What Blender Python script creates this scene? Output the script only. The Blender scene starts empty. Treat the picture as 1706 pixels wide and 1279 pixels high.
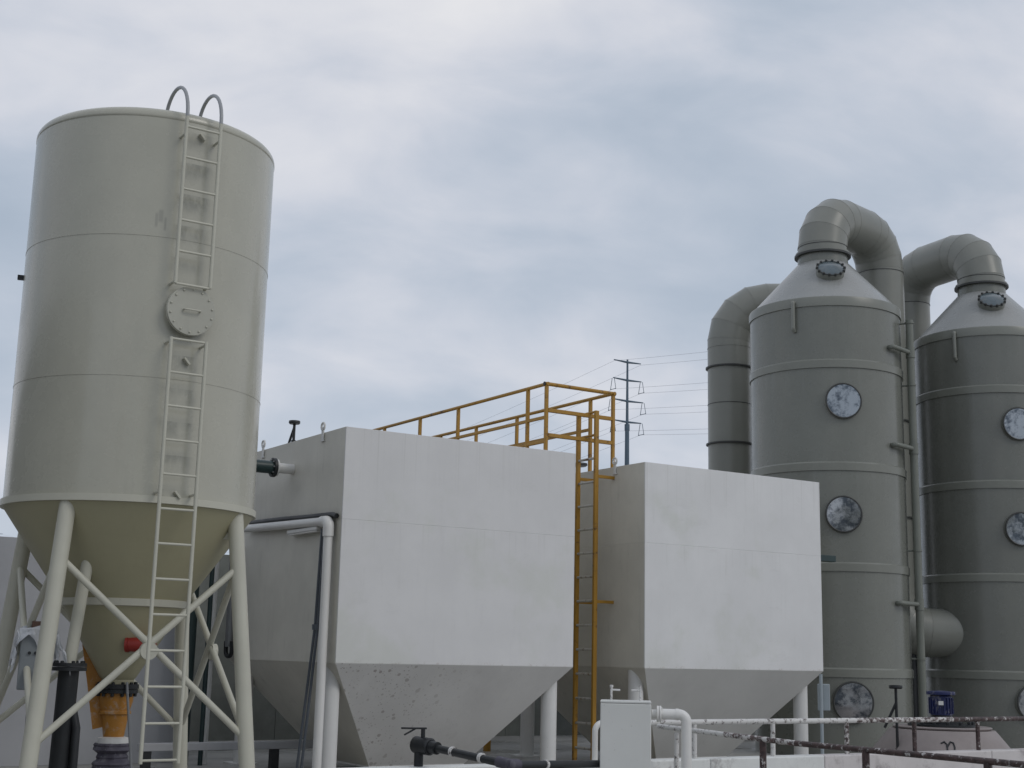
import bpy, bmesh, math, random
from mathutils import Vector, Matrix
random.seed(7)
R = math.radians
sc = bpy.context.scene
COL = sc.collection

# ------------------------------------------------------------------ camera
EYE = 1.45
YAW, PITCH, ROLL = R(32.6245), R(11.2288), R(1.286)
cam_d = bpy.data.cameras.new('camera')
cam_d.sensor_fit = 'HORIZONTAL'
cam_d.sensor_width = 36.0
cam_d.lens = 2257.47 / 1706 * 36
cam_d.clip_start, cam_d.clip_end = 0.1, 6000
cam = bpy.data.objects.new('camera', cam_d)
COL.objects.link(cam)
h = Vector((math.sin(YAW), math.cos(YAW), 0)); r0 = Vector((math.cos(YAW), -math.sin(YAW), 0)); zz = Vector((0, 0, 1))
F = h * math.cos(PITCH) + zz * math.sin(PITCH)
U0 = -h * math.sin(PITCH) + zz * math.cos(PITCH)
RR = r0 * math.cos(ROLL) + U0 * math.sin(ROLL)
UU = -r0 * math.sin(ROLL) + U0 * math.cos(ROLL)
M = Matrix((RR, UU, -F)).transposed().to_4x4()
M.translation = (0, 0, EYE)
cam.matrix_world = M
sc.camera = cam

# ------------------------------------------------------------------ world
SUN_DIR = Vector((0.30, -0.72, 0.62)).normalized()          # towards the sun, behind the cloud
w = bpy.data.worlds.new('World'); sc.world = w; w.use_nodes = True
nt = w.node_tree; nt.nodes.clear()
def wn(t, **k):
    n = nt.nodes.new(t)
    for a, b in k.items(): setattr(n, a, b)
    return n
def wl(a, b): nt.links.new(a, b)
out = wn('ShaderNodeOutputWorld'); bg = wn('ShaderNodeBackground'); bg.inputs[1].default_value = 0.1
sky = wn('ShaderNodeTexSky', sky_type='NISHITA', sun_disc=False)
sky.sun_elevation = math.asin(SUN_DIR.z); sky.sun_rotation = math.atan2(SUN_DIR.x, SUN_DIR.y)
tc = wn('ShaderNodeTexCoord'); sep = wn('ShaderNodeSeparateXYZ'); wl(tc.outputs['Generated'], sep.inputs[0])
def wmath(op, a, b=None):
    n = wn('ShaderNodeMath', operation=op)
    for i, v in enumerate((a, b)):
        if v is None: continue
        if isinstance(v, (int, float)): n.inputs[i].default_value = v
        else: wl(v, n.inputs[i])
    return n.outputs[0]
# broad soft cloud banks drifting in one direction across the whole sky
band_n = Vector((-0.20, -0.42, 0.88)).normalized(); band_d = Vector((0.80, -0.45, 0.40)); band_d = (band_d - band_n * band_d.dot(band_n)).normalized(); band_w = band_n.cross(band_d)
def wdot(v, s_):
    n = wn('ShaderNodeVectorMath', operation='DOT_PRODUCT'); wl(tc.outputs['Generated'], n.inputs[0]); n.inputs[1].default_value = tuple(v * s_); return n.outputs['Value']
cmb = wn('ShaderNodeCombineXYZ'); wl(wdot(band_d, 1.5), cmb.inputs[0]); wl(wdot(band_n, 3.0), cmb.inputs[1]); wl(wdot(band_w, 1.5), cmb.inputs[2])
mp = wn('ShaderNodeMapping'); mp.inputs['Location'].default_value = (0.17, -12.29, 4.675)
wl(cmb.outputs[0], mp.inputs[0])
n1 = wn('ShaderNodeTexNoise'); n1.inputs['Scale'].default_value = 1.5; n1.inputs['Detail'].default_value = 4; n1.inputs['Roughness'].default_value = 0.48; n1.inputs['Distortion'].default_value = 0.5
n2 = wn('ShaderNodeTexNoise'); n2.inputs['Scale'].default_value = 4.6; n2.inputs['Detail'].default_value = 8; n2.inputs['Roughness'].default_value = 0.54; n2.inputs['Distortion'].default_value = 0.3
wl(mp.outputs[0], n1.inputs['Vector']); wl(mp.outputs[0], n2.inputs['Vector'])
mixf = wmath('ADD', wmath('MULTIPLY', n1.outputs['Fac'], 0.68), wmath('MULTIPLY', n2.outputs['Fac'], 0.32))
rp = wn('ShaderNodeValToRGB'); rp.color_ramp.interpolation = 'B_SPLINE'; wl(mixf, rp.inputs[0])
e = rp.color_ramp.elements
e[0].position = 0.31; e[0].color = (0.385, 0.455, 0.55, 1)
e[1].position = 0.71; e[1].color = (0.86, 0.855, 0.865, 1)
for p_, c_ in ((0.45, (0.485, 0.55, 0.645, 1)), (0.565, (0.665, 0.685, 0.755, 1))): e.new(p_).color = c_
sc10 = wn('ShaderNodeVectorMath', operation='SCALE'); sc10.inputs['Scale'].default_value = 10.0; wl(rp.outputs[0], sc10.inputs[0])
mx = wn('ShaderNodeMix', data_type='RGBA'); mx.inputs[0].default_value = 0.94
wl(sky.outputs[0], mx.inputs[6]); wl(sc10.outputs[0], mx.inputs[7])
wl(mx.outputs[2], bg.inputs[0]); wl(bg.outputs[0], out.inputs[0])

# ------------------------------------------------------------------ sun (veiled)
sd = bpy.data.lights.new('sun', 'SUN'); sd.energy = 0.6; sd.angle = R(24); sd.color = (1.0, 0.96, 0.90)
so = bpy.data.objects.new('sun', sd); COL.objects.link(so)
so.rotation_euler = SUN_DIR.to_track_quat('Z', 'Y').to_euler(); so.location = (0, 0, 40)
vs = sc.view_settings; vs.view_transform = 'Standard'; vs.look = 'None'; vs.gamma = 1; vs.use_curve_mapping = False; vs.exposure = 0.0

# ------------------------------------------------------------------ materials
MATS = {}
class NT:
    def __init__(s, name):
        s.m = bpy.data.materials.new(name); s.m.use_nodes = True; s.t = s.m.node_tree
        s.b = s.t.nodes['Principled BSDF']
        s.tc = s.t.nodes.new('ShaderNodeTexCoord').outputs['Object']
    def n(s, t, **k):
        x = s.t.nodes.new(t)
        for a, b in k.items(): setattr(x, a, b)
        return x
    def l(s, a, b): s.t.links.new(a, b)
    def math(s, op, a, b=None, c=None, clamp=False):
        x = s.n('ShaderNodeMath', operation=op, use_clamp=clamp)
        for i, v in enumerate((a, b, c)):
            if v is None: continue
            if isinstance(v, (int, float)): x.inputs[i].default_value = v
            else: s.l(v, x.inputs[i])
        return x.outputs[0]
    def noise(s, scale, detail=4, rough=0.55, vec=None, stretch=None, off=(0, 0, 0)):
        v = vec or s.tc
        if stretch or any(off):
            mp = s.n('ShaderNodeMapping'); mp.inputs['Scale'].default_value = stretch or (1, 1, 1); mp.inputs['Location'].default_value = off
            s.l(v, mp.inputs[0]); v = mp.outputs[0]
        x = s.n('ShaderNodeTexNoise'); x.inputs['Scale'].default_value = scale; x.inputs['Detail'].default_value = detail; x.inputs['Roughness'].default_value = rough
        s.l(v, x.inputs['Vector']); return x.outputs['Fac']
    def ramp(s, f, lo, hi):
        x = s.n('ShaderNodeMapRange', interpolation_type='SMOOTHSTEP'); s.l(f, x.inputs[0])
        x.inputs[1].default_value = lo; x.inputs[2].default_value = hi; return x.outputs[0]
    def mix(s, f, a, b):
        x = s.n('ShaderNodeMix', data_type='RGBA')
        for v, i in ((f, 0), (a, 6), (b, 7)):
            if isinstance(v, (int, float)): x.inputs[i].default_value = v
            elif isinstance(v, tuple): x.inputs[i].default_value = (*v[:3], 1)
            else: s.l(v, x.inputs[i])
        return x.outputs[2]
    def dot(s, v):
        x = s.n('ShaderNodeVectorMath', operation='DOT_PRODUCT'); s.l(s.tc, x.inputs[0]); x.inputs[1].default_value = v; return x.outputs['Value']
    def bump(s, hgt, strength, dist=0.01):
        x = s.n('ShaderNodeBump'); x.inputs['Strength'].default_value = strength; x.inputs['Distance'].default_value = dist
        s.l(hgt, x.inputs['Height'])
        if s.b.inputs['Normal'].links: s.l(s.b.inputs['Normal'].links[0].from_socket, x.inputs['Normal'])
        s.l(x.outputs[0], s.b.inputs['Normal'])
    def base(s, c):
        if isinstance(c, tuple): s.b.inputs['Base Color'].default_value = (*c[:3], 1)
        else: s.l(c, s.b.inputs['Base Color'])

def paint(name, col, rough=0.45, var=0.10, dirt=0.0, dirt_col=(0.12, 0.11, 0.09), spec=0.4, wave=0.0, metal=0.0, off=(0, 0, 0), extra=None, coat=0.0):
    k = NT(name)
    if coat: k.b.inputs['Coat Weight'].default_value = coat; k.b.inputs['Coat Roughness'].default_value = 0.12
    a = tuple(c * (1 - var) for c in col); b = tuple(min(1, c * (1 + var)) for c in col)
    c = k.mix(k.ramp(k.noise(1.3, 6, 0.62, off=off), 0.3, 0.7), a, b)
    c = k.mix(k.math('MULTIPLY', k.ramp(k.noise(9, 6, 0.7, off=off), 0.45, 0.75), 0.25 * var * 4), c, a)
    if dirt:
        st = k.ramp(k.noise(2.2, 7, 0.65, stretch=(5, 5, 0.35), off=off), 0.5, 0.82)
        bl = k.ramp(k.noise(2.0, 6, 0.65, off=(off[0] + 5, 3, 1)), 0.42, 0.75)
        c = k.mix(k.math('MULTIPLY', k.math('MULTIPLY', st, bl), dirt), c, dirt_col)
        sp = k.ramp(k.noise(38, 3, 0.5, off=(2, 8, 5)), 0.68, 0.76)
        c = k.mix(k.math('MULTIPLY', sp, dirt * 0.5), c, dirt_col)
    if extra: c = extra(k, c)
    k.base(c)
    k.b.inputs['Metallic'].default_value = metal
    k.b.inputs['Specular IOR Level'].default_value = spec
    k.l(k.math('ADD', k.math('MULTIPLY', k.noise(4, 5, 0.6), 0.22), rough - 0.11), k.b.inputs['Roughness'])
    k.bump(k.noise(90, 3), 0.05, 0.004)
    if wave: k.bump(k.noise(1.6, 2, 0.4, off=(1, 2, 3)), wave, 0.05)
    MATS[name] = k.m; return k.m

def spots(k, c):      # weeping rust spots over the hopper sheet
    v = k.n('ShaderNodeTexVoronoi'); v.inputs['Scale'].default_value = 9; v.inputs['Randomness'].default_value = 1; k.l(k.tc, v.inputs['Vector'])
    size = k.math('MULTIPLY', k.noise(7, 2), 0.50)
    m = k.math('LESS_THAN', v.outputs['Distance'], k.math('SUBTRACT', size, 0.06))
    v2 = k.n('ShaderNodeTexVoronoi'); v2.inputs['Scale'].default_value = 26; k.l(k.tc, v2.inputs['Vector'])
    m2 = k.math('LESS_THAN', v2.outputs['Distance'], k.math('SUBTRACT', k.math('MULTIPLY', k.noise(9, 2, off=(3, 3, 3)), 0.6), 0.12))
    s = k.n('ShaderNodeSeparateXYZ'); k.l(k.tc, s.inputs[0])
    left = k.math('SUBTRACT', 1.0, k.ramp(s.outputs[0], 0.3, 2.3))
    patch = k.math('MULTIPLY', k.ramp(k.noise(1.7, 4, off=(4, 1, 7)), 0.28, 0.50), left)
    f = k.math('MULTIPLY', k.math('MULTIPLY', k.math('MAXIMUM', m, m2), patch), 0.58)
    return k.mix(f, c, (0.17, 0.13, 0.11))

WHITE = (0.665, 0.66, 0.655)
def tank_extra(seed):
    def f(k, c):
        p = k.ramp(k.noise(0.9, 5, 0.6, off=(seed, 2, 6)), 0.52, 0.68)       # yellowed, touched-up patches
        c = k.mix(k.math('MULTIPLY', p, 0.40), c, (0.56, 0.58, 0.51))
        q = k.ramp(k.noise(1.4, 6, 0.7, stretch=(1, 1, 2.5), off=(seed + 9, 4, 2)), 0.60, 0.70)
        c = k.mix(k.math('MULTIPLY', q, 0.15), c, (0.50, 0.50, 0.48))
        s = k.n('ShaderNodeSeparateXYZ'); k.l(k.tc, s.inputs[0]); z = s.outputs[2]
        for ztop, ln, am in ((3.95, 0.9, 0.30), (2.89, 0.45, 0.16)):
            st = k.ramp(k.noise(1.0, 5, 0.75, stretch=(16, 16, 0.10), off=(seed, ztop, 3)), 0.52, 0.74)
            d = k.math('DIVIDE', k.math('SUBTRACT', ztop, z), ln)
            fall = k.math('MULTIPLY', k.math('SUBTRACT', 1.0, k.ramp(d, 0.0, 1.0)), k.math('GREATER_THAN', d, 0.0))
            c = k.mix(k.math('MULTIPLY', k.math('MULTIPLY', st, fall), am), c, (0.33, 0.32, 0.28))
        ed = k.math('SUBTRACT', 1.0, k.ramp(k.math('SUBTRACT', z, 1.30), 0.0, 0.05))
        ru = k.math('MULTIPLY', ed, k.ramp(k.noise(14, 6, 0.75, off=(seed, 1, 1)), 0.52, 0.66))
        return k.mix(k.math('MULTIPLY', ru, 0.45), c, (0.24, 0.16, 0.11))
    return f
def dusty(k, c):
    return k.mix(k.math('MULTIPLY', k.ramp(k.noise(11, 6, 0.75), 0.52, 0.66), 0.5), c, (0.42, 0.40, 0.36))
paint('tank_white', WHITE, 0.5, 0.035, 0.30, (0.28, 0.27, 0.24), wave=0.12, extra=tank_extra(1.5))
paint('tank_white_b', (0.71, 0.71, 0.705), 0.5, 0.035, 0.30, (0.30, 0.30, 0.25), wave=0.12, off=(11, 4, 2), extra=tank_extra(7.7))
paint('hopper_a', (0.64, 0.63, 0.61), 0.55, 0.06, 0.35, (0.22, 0.2, 0.17), wave=0.1, extra=spots)
paint('hopper_b', (0.66, 0.655, 0.63), 0.55, 0.05, 0.25, (0.25, 0.23, 0.2), wave=0.1, off=(3, 9, 4))
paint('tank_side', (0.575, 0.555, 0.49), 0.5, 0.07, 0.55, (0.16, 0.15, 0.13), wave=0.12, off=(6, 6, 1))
paint('plain_white', (0.66, 0.655, 0.635), 0.5, 0.05, 0.35, (0.25, 0.23, 0.2))
paint('pvc_white', (0.70, 0.69, 0.665), 0.35, 0.03, 0.15, (0.35, 0.33, 0.3))
paint('box_white', (0.66, 0.665, 0.64), 0.5, 0.04, 0.6, (0.30, 0.29, 0.26))
paint('black', (0.018, 0.02, 0.022), 0.45, 0.25, 0.2, (0.12, 0.11, 0.1))
paint('dark_green', (0.022, 0.042, 0.042), 0.4, 0.2)
paint('grey_steel', (0.24, 0.245, 0.25), 0.45, 0.12, 0.3, metal=0.3)
paint('ladder_grey', (0.34, 0.35, 0.36), 0.42, 0.1, 0.2, metal=0.2)
paint('pipe_green_grey', (0.17, 0.18, 0.155), 0.4, 0.08, 0.2)
def drips(k, c):
    s = k.n('ShaderNodeSeparateXYZ'); k.l(k.tc, s.inputs[0]); z = s.outputs[2]
    for ztop in (7.05, 6.04, 4.385, 2.81):
        st = k.ramp(k.noise(1.0, 5, 0.75, stretch=(9, 9, 0.12), off=(ztop, 2, 3)), 0.50, 0.75)
        d = k.math('DIVIDE', k.math('SUBTRACT', ztop, z), 0.8)
        fall = k.math('MULTIPLY', k.math('SUBTRACT', 1.0, k.ramp(d, 0.0, 1.0)), k.math('GREATER_THAN', d, 0.0))
        c = k.mix(k.math('MULTIPLY', k.math('MULTIPLY', st, fall), 0.35), c, (0.26, 0.265, 0.25))
    return c
paint('scrubber', (0.180, 0.186, 0.164), 0.28, 0.05, 0.25, (0.09, 0.09, 0.08), spec=0.5, wave=0.10, extra=drips)
paint('scrubber_b', (0.170, 0.175, 0.156), 0.26, 0.05, 0.25, (0.08, 0.08, 0.075), spec=0.5, wave=0.10, off=(5, 5, 5), extra=drips)
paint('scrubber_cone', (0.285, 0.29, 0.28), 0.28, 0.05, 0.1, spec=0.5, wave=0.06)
paint('band', (0.208, 0.214, 0.188), 0.33, 0.05, 0.25, (0.1, 0.1, 0.09), spec=0.5)
paint('duct', (0.222, 0.226, 0.20), 0.33, 0.05, 0.15, (0.1, 0.1, 0.09), spec=0.5, wave=0.05)
paint('duct_ring', (0.05, 0.052, 0.05), 0.45, 0.1)
paint('orange', (0.40, 0.18, 0.03), 0.5, 0.15, 0.8, (0.42, 0.40, 0.36), extra=dusty)
paint('red', (0.26, 0.025, 0.018), 0.45, 0.15, 0.4)
paint('blue', (0.022, 0.03, 0.105), 0.45, 0.2, 0.7, (0.25, 0.25, 0.27), extra=dusty)
paint('blue_grey_box', (0.33, 0.375, 0.40), 0.45, 0.06, 0.3)
paint('sump_brown', (0.27, 0.235, 0.225), 0.55, 0.12, 0.6, (0.45, 0.42, 0.4))
paint('grey_wall', (0.38, 0.385, 0.40), 0.6, 0.05, 0.35, (0.22, 0.21, 0.2))
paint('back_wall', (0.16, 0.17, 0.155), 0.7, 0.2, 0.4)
paint('pole_blue', (0.085, 0.125, 0.165), 0.5, 0.08)
paint('wire', (0.30, 0.31, 0.35), 0.5, 0.05)
paint('brown_cap', (0.09, 0.05, 0.035), 0.6, 0.2)
paint('purple_wrap', (0.07, 0.065, 0.085), 0.6, 0.4, 0.8, (0.5, 0.5, 0.5))
paint('control_grey', (0.22, 0.24, 0.25), 0.4, 0.08, 0.3)
paint('conduit', (0.10, 0.115, 0.135), 0.4, 0.1, 0.5, (0.5, 0.5, 0.5))

def chipped(name, col, under, lo, hi, rough=0.5, scale=7):
    k = NT(name)
    m = k.ramp(k.noise(scale, 8, 0.72), lo, hi)
    c = k.mix(k.ramp(k.noise(3, 5), 0.3, 0.7), tuple(x * 0.9 for x in col), col)
    u = k.mix(k.ramp(k.noise(25, 5), 0.35, 0.65), under, tuple(x * 0.45 for x in under))
    k.base(k.mix(m, c, u)); k.b.inputs['Roughness'].default_value = rough
    k.bump(k.math('SUBTRACT', 1.0, m), 0.5, 0.003); k.bump(k.noise(60, 4), 0.15, 0.003)
    MATS[name] = k.m
chipped('yellow', (0.38, 0.20, 0.022), (0.16, 0.075, 0.02), 0.56, 0.68)
chipped('yellow_rung', (0.50, 0.49, 0.45), (0.22, 0.12, 0.04), 0.50, 0.66, scale=9)
chipped('rail_white', (0.64, 0.63, 0.61), (0.22, 0.19, 0.18), 0.53, 0.62, scale=26)
chipped('rail_mixed', (0.62, 0.60, 0.58), (0.11, 0.07, 0.065), 0.44, 0.56, scale=24)
chipped('rail_rust', (0.60, 0.58, 0.56), (0.075, 0.045, 0.042), 0.34, 0.46, scale=20)
chipped('dike_white', (0.72, 0.73, 0.71), (0.45, 0.43, 0.42), 0.52, 0.74, scale=2.5)
chipped('dike_pink', (0.62, 0.585, 0.575), (0.33, 0.29, 0.29), 0.50, 0.72, scale=2.2)

# ground: stained wet concrete
k = NT('concrete')
c = k.mix(k.ramp(k.noise(0.35, 8, 0.65), 0.3, 0.7), (0.25, 0.245, 0.23), (0.38, 0.37, 0.345))
c = k.mix(k.math('MULTIPLY', k.ramp(k.noise(0.9, 8, 0.7), 0.5, 0.75), 0.6), c, (0.12, 0.115, 0.105))
k.base(c); k.l(k.math('ADD', k.math('MULTIPLY', k.ramp(k.noise(0.6, 4), 0.35, 0.6), 0.5), 0.25), k.b.inputs['Roughness'])
k.bump(k.noise(30, 6), 0.2, 0.01); MATS['concrete'] = k.m

# porthole: mirroring pane, reflected dark foliage painted in as noise patches
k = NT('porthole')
leaf_refl = k.ramp(k.noise(5.0, 7, 0.72), 0.44, 0.60)
k.base(k.mix(k.math('MULTIPLY', leaf_refl, 0.85), (0.40, 0.41, 0.42), (0.055, 0.07, 0.09))); k.b.inputs['Roughness'].default_value = 0.07
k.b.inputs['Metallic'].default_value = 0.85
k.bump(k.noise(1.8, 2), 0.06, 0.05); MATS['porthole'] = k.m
k = NT('plastic_wrap'); k.base((0.75, 0.77, 0.8)); k.b.inputs['Roughness'].default_value = 0.25
k.b.inputs['Transmission Weight'].default_value = 0.35; k.bump(k.noise(18, 5), 0.6, 0.02); MATS['plastic_wrap'] = k.m

# silo paint with grime behind the ladder rungs
SC = Vector((3.807, 12.430, 0))                       # silo axis
TOCAM = Vector((-SC.x, -SC.y, 0)).normalized()
SIDE = Vector((-TOCAM.y, TOCAM.x, 0))                 # to the right as seen from the yard
def sdir(deg): a = R(deg); return TOCAM * math.cos(a) + SIDE * math.sin(a)
LADDER_A = 17.6
LN = sdir(LADDER_A); LT = sdir(LADDER_A + 90)
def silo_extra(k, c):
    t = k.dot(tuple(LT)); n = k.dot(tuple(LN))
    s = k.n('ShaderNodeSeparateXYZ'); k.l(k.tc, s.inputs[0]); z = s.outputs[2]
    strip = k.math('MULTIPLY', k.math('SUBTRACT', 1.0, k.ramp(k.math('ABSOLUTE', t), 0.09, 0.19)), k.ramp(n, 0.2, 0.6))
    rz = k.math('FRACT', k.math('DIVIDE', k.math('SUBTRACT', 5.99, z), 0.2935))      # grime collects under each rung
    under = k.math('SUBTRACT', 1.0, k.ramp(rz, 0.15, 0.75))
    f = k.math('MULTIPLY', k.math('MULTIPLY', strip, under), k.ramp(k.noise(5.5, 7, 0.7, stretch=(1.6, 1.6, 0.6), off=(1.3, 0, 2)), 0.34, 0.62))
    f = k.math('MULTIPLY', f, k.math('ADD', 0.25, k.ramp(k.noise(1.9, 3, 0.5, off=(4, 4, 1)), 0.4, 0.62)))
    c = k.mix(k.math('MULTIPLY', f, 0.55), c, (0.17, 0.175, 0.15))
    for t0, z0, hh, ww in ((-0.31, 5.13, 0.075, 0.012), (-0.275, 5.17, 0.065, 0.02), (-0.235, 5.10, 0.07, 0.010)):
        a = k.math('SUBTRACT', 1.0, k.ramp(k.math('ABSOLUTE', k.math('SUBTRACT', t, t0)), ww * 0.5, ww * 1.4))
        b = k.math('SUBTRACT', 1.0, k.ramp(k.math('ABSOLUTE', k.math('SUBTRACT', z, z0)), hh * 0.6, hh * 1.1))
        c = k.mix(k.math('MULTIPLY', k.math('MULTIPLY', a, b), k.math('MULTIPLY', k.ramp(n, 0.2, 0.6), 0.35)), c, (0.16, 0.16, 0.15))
    return c
paint('silo_paint', (0.425, 0.415, 0.345), 0.27, 0.04, 0.28, (0.2, 0.2, 0.17), spec=0.45, wave=0.05, extra=silo_extra, coat=0.3)
paint('silo_cone', (0.37, 0.345, 0.225), 0.42, 0.05, 0.30, (0.2, 0.19, 0.13), wave=0.05)
paint('silo_frame', (0.50, 0.49, 0.41), 0.42, 0.05, 0.35, (0.26, 0.22, 0.14))
paint('silo_cover', (0.41, 0.405, 0.345), 0.42, 0.06, 0.6, (0.2, 0.2, 0.18))

# ------------------------------------------------------------------ mesh helpers
def tag(o, label, cat, group=None):
    o['label'] = label; o['category'] = cat
    if group: o['group'] = group
    return o
def thing(name, loc, label, cat, group=None):
    o = bpy.data.objects.new(name, None); COL.objects.link(o); o.location = loc
    o.empty_display_size = 0.3
    return tag(o, label, cat, group)
def rootloc(p):
    v = Vector((0, 0, 0))
    while p is not None:
        v += Vector(p.location); p = p.parent
    return v
class MB:
    def __init__(s): s.v = []; s.f = []
    def add(s, v, f):
        b = len(s.v); s.v += [Vector(x) for x in v]; s.f += [tuple(b + i for i in q) for q in f]; return s
    def box(s, lo, hi):
        x0, y0, z0 = lo; x1, y1, z1 = hi
        v = [(x0, y0, z0), (x1, y0, z0), (x1, y1, z0), (x0, y1, z0), (x0, y0, z1), (x1, y0, z1), (x1, y1, z1), (x0, y1, z1)]
        return s.add(v, [(0, 3, 2, 1), (4, 5, 6, 7), (0, 1, 5, 4), (1, 2, 6, 5), (2, 3, 7, 6), (3, 0, 4, 7)])
    def obox(s, c, ax, ay, az, sx, sy, sz):
        c = Vector(c); v = []
        for k in (-1, 1):
            for a, b in ((-1, -1), (1, -1), (1, 1), (-1, 1)):
                v.append(c + Vector(ax) * a * sx / 2 + Vector(ay) * b * sy / 2 + Vector(az) * k * sz / 2)
        return s.add(v, [(0, 3, 2, 1), (4, 5, 6, 7), (0, 1, 5, 4), (1, 2, 6, 5), (2, 3, 7, 6), (3, 0, 4, 7)])
    def lathe(s, prof, c=(0, 0, 0), n=48, close=True):
        c = Vector(c); b = len(s.v); m = len(prof)
        for i in range(n):
            a = 2 * math.pi * i / n
            for r, z in prof: s.v.append(c + Vector((r * math.cos(a), r * math.sin(a), z)))
        for i in range(n):
            j = (i + 1) % n
            for q in range(m - 1):
                s.f.append((b + i * m + q, b + j * m + q, b + j * m + q + 1, b + i * m + q + 1))
        return s
    def tube(s, pts, rad, n=12, cap=True, mitre=True):
        """mitred tube through points; rad number or list"""
        P = [Vector(p) for p in pts]; m = len(P)
        rads = rad if isinstance(rad, (list, tuple)) else [rad] * m
        d = [(P[i + 1] - P[i]).normalized() for i in range(m - 1)]
        u = d[0].orthogonal().normalized(); b = len(s.v); rings = []
        for i in range(m):
            if i == 0: tn = d[0]; seg = d[0]
            elif i == m - 1: tn = d[-1]; seg = d[-1]
            else: tn = (d[i - 1] + d[i]).normalized(); seg = d[i - 1]
            if i > 0 and i < m: u = (u - d[i - 1] * u.dot(d[i - 1])).normalized()
            w_ = seg.cross(u).normalized(); ring = []
            for j in range(n):
                a = 2 * math.pi * j / n
                o = (u * math.cos(a) + w_ * math.sin(a)) * rads[i]
                k_ = -o.dot(tn) / max(1e-4, seg.dot(tn)) if mitre else 0
                ring.append(P[i] + o + seg * k_)
            rings.append(ring)
            if 0 < i < m - 1:
                ax = d[i - 1].cross(d[i])
                if ax.length > 1e-6:
                    q = Matrix.Rotation(d[i - 1].angle(d[i]), 3, ax.normalized()); u = q @ u
        for ring in rings: s.v += ring
        for i in range(m - 1):
            for j in range(n):
                k_ = (j + 1) % n
                s.f.append((b + i * n + j, b + i * n + k_, b + (i + 1) * n + k_, b + (i + 1) * n + j))
        if cap:
            s.f.append(tuple(b + j for j in reversed(range(n)))); s.f.append(tuple(b + (m - 1) * n + j for j in range(n)))
        return s
    def torus(s, c, nrm, Rr, r, n=40, k=8):
        c = Vector(c); nrm = Vector(nrm).normalized(); u = nrm.orthogonal().normalized(); w_ = nrm.cross(u); b = len(s.v)
        for i in range(n):
            a = 2 * math.pi * i / n; rad = u * math.cos(a) + w_ * math.sin(a)
            for j in range(k):
                t = 2 * math.pi * j / k; s.v.append(c + rad * (Rr + r * math.cos(t)) + nrm * r * math.sin(t))
        for i in range(n):
            for j in range(k):
                i2 = (i + 1) % n; j2 = (j + 1) % k
                s.f.append((b + i * k + j, b + i2 * k + j, b + i2 * k + j2, b + i * k + j2))
        return s
    def prism(s, poly, nrm, th):
        """polygon (world points) extruded along nrm by th"""
        nrm = Vector(nrm).normalized(); P = [Vector(p) for p in poly]; n = len(P)
        return s.add(P + [p + nrm * th for p in P], [tuple(range(n)), tuple(reversed(range(n, 2 * n)))] + [(i, i + n, (i + 1) % n + n, (i + 1) % n) for i in range(n)])
    def build(s, name, mat, parent=None, smooth=True, ang=32, bevel=0.0, seg=2, keep=False):
        me = bpy.data.meshes.new(name)
        off = rootloc(parent) if parent is not None else Vector((0, 0, 0))
        bm = bmesh.new(); vs_ = [bm.verts.new(v - off) for v in s.v]
        for f in s.f:
            try: bm.faces.new([vs_[i] for i in f])
            except ValueError: pass
        bmesh.ops.remove_doubles(bm, verts=bm.verts, dist=1e-6)
        bmesh.ops.recalc_face_normals(bm, faces=bm.faces)
        if bevel:
            es = [e_ for e_ in bm.edges if len(e_.link_faces) == 2 and e_.calc_face_angle(0) > R(30)]
            bmesh.ops.bevel(bm, geom=es, offset=bevel, segments=seg, affect='EDGES', profile=0.5)
        bm.to_mesh(me); bm.free()
        if smooth:
            me.shade_smooth(); me.set_sharp_from_angle(angle=R(ang))
            if bevel and not keep: me.shade_flat()
        me.materials.append(MATS[mat])
        o = bpy.data.objects.new(name, me); COL.objects.link(o)
        if parent is not None: o.parent = parent
        return o
def arc(p0, p1, p2, rad, n=6):
    """round the corner at p1 with radius rad"""
    p0, p1, p2 = Vector(p0), Vector(p1), Vector(p2)
    a = (p0 - p1).normalized(); b = (p2 - p1).normalized(); th = a.angle(b)
    t = rad / math.tan(th / 2); c = p1 + (a + b).normalized() * rad / math.sin(th / 2)
    s = p1 + a * t - c; e_ = p1 + b * t - c; tot = s.angle(e_); ax = s.cross(e_).normalized()
    return [c + Matrix.Rotation(tot * i / n, 3, ax) @ s for i in range(n + 1)]
def path(pts, rad, n=6):
    o = [Vector(pts[0])]
    for i in range(1, len(pts) - 1): o += arc(pts[i - 1], pts[i], pts[i + 1], rad, n)
    return o + [Vector(pts[-1])]
_bolt = {}
def bolts(parent, c, nrm, rad, n, size, mat='grey_steel', a0=0.0, name='bolt', hgt=None):
    key = (size, mat); c = Vector(c); nrm = Vector(nrm).normalized()
    u = nrm.cross(Vector((0, 0, 1))); u = u.normalized() if u.length > 1e-4 else Vector((1, 0, 0)); w_ = nrm.cross(u)
    off = rootloc(parent)
    for i in range(n):
        a = a0 + 2 * math.pi * i / n; p = c + (u * math.cos(a) + w_ * math.sin(a)) * rad
        if key not in _bolt:
            m = MB(); m.lathe([(0, -size), (size, -size), (size, size * 0.9), (size * 0.7, size * 1.2), (0, size * 1.2)], n=6)
            o = m.build(name, mat, None); _bolt[key] = o.data
        else:
            o = bpy.data.objects.new(name, _bolt[key]); COL.objects.link(o)
        o.parent = parent; o.location = p - off; o.rotation_euler = nrm.to_track_quat('Z', 'Y').to_euler()
def struct(o): o['kind'] = 'structure'; return o

# ------------------------------------------------------------------ ground
g = MB(); S = 3000
g.add([(-S, -S, 0), (S, -S, 0), (S, S, 0), (-S, S, 0)], [(0, 1, 2, 3)])
struct(g.build('ground', 'concrete', smooth=False))

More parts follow.
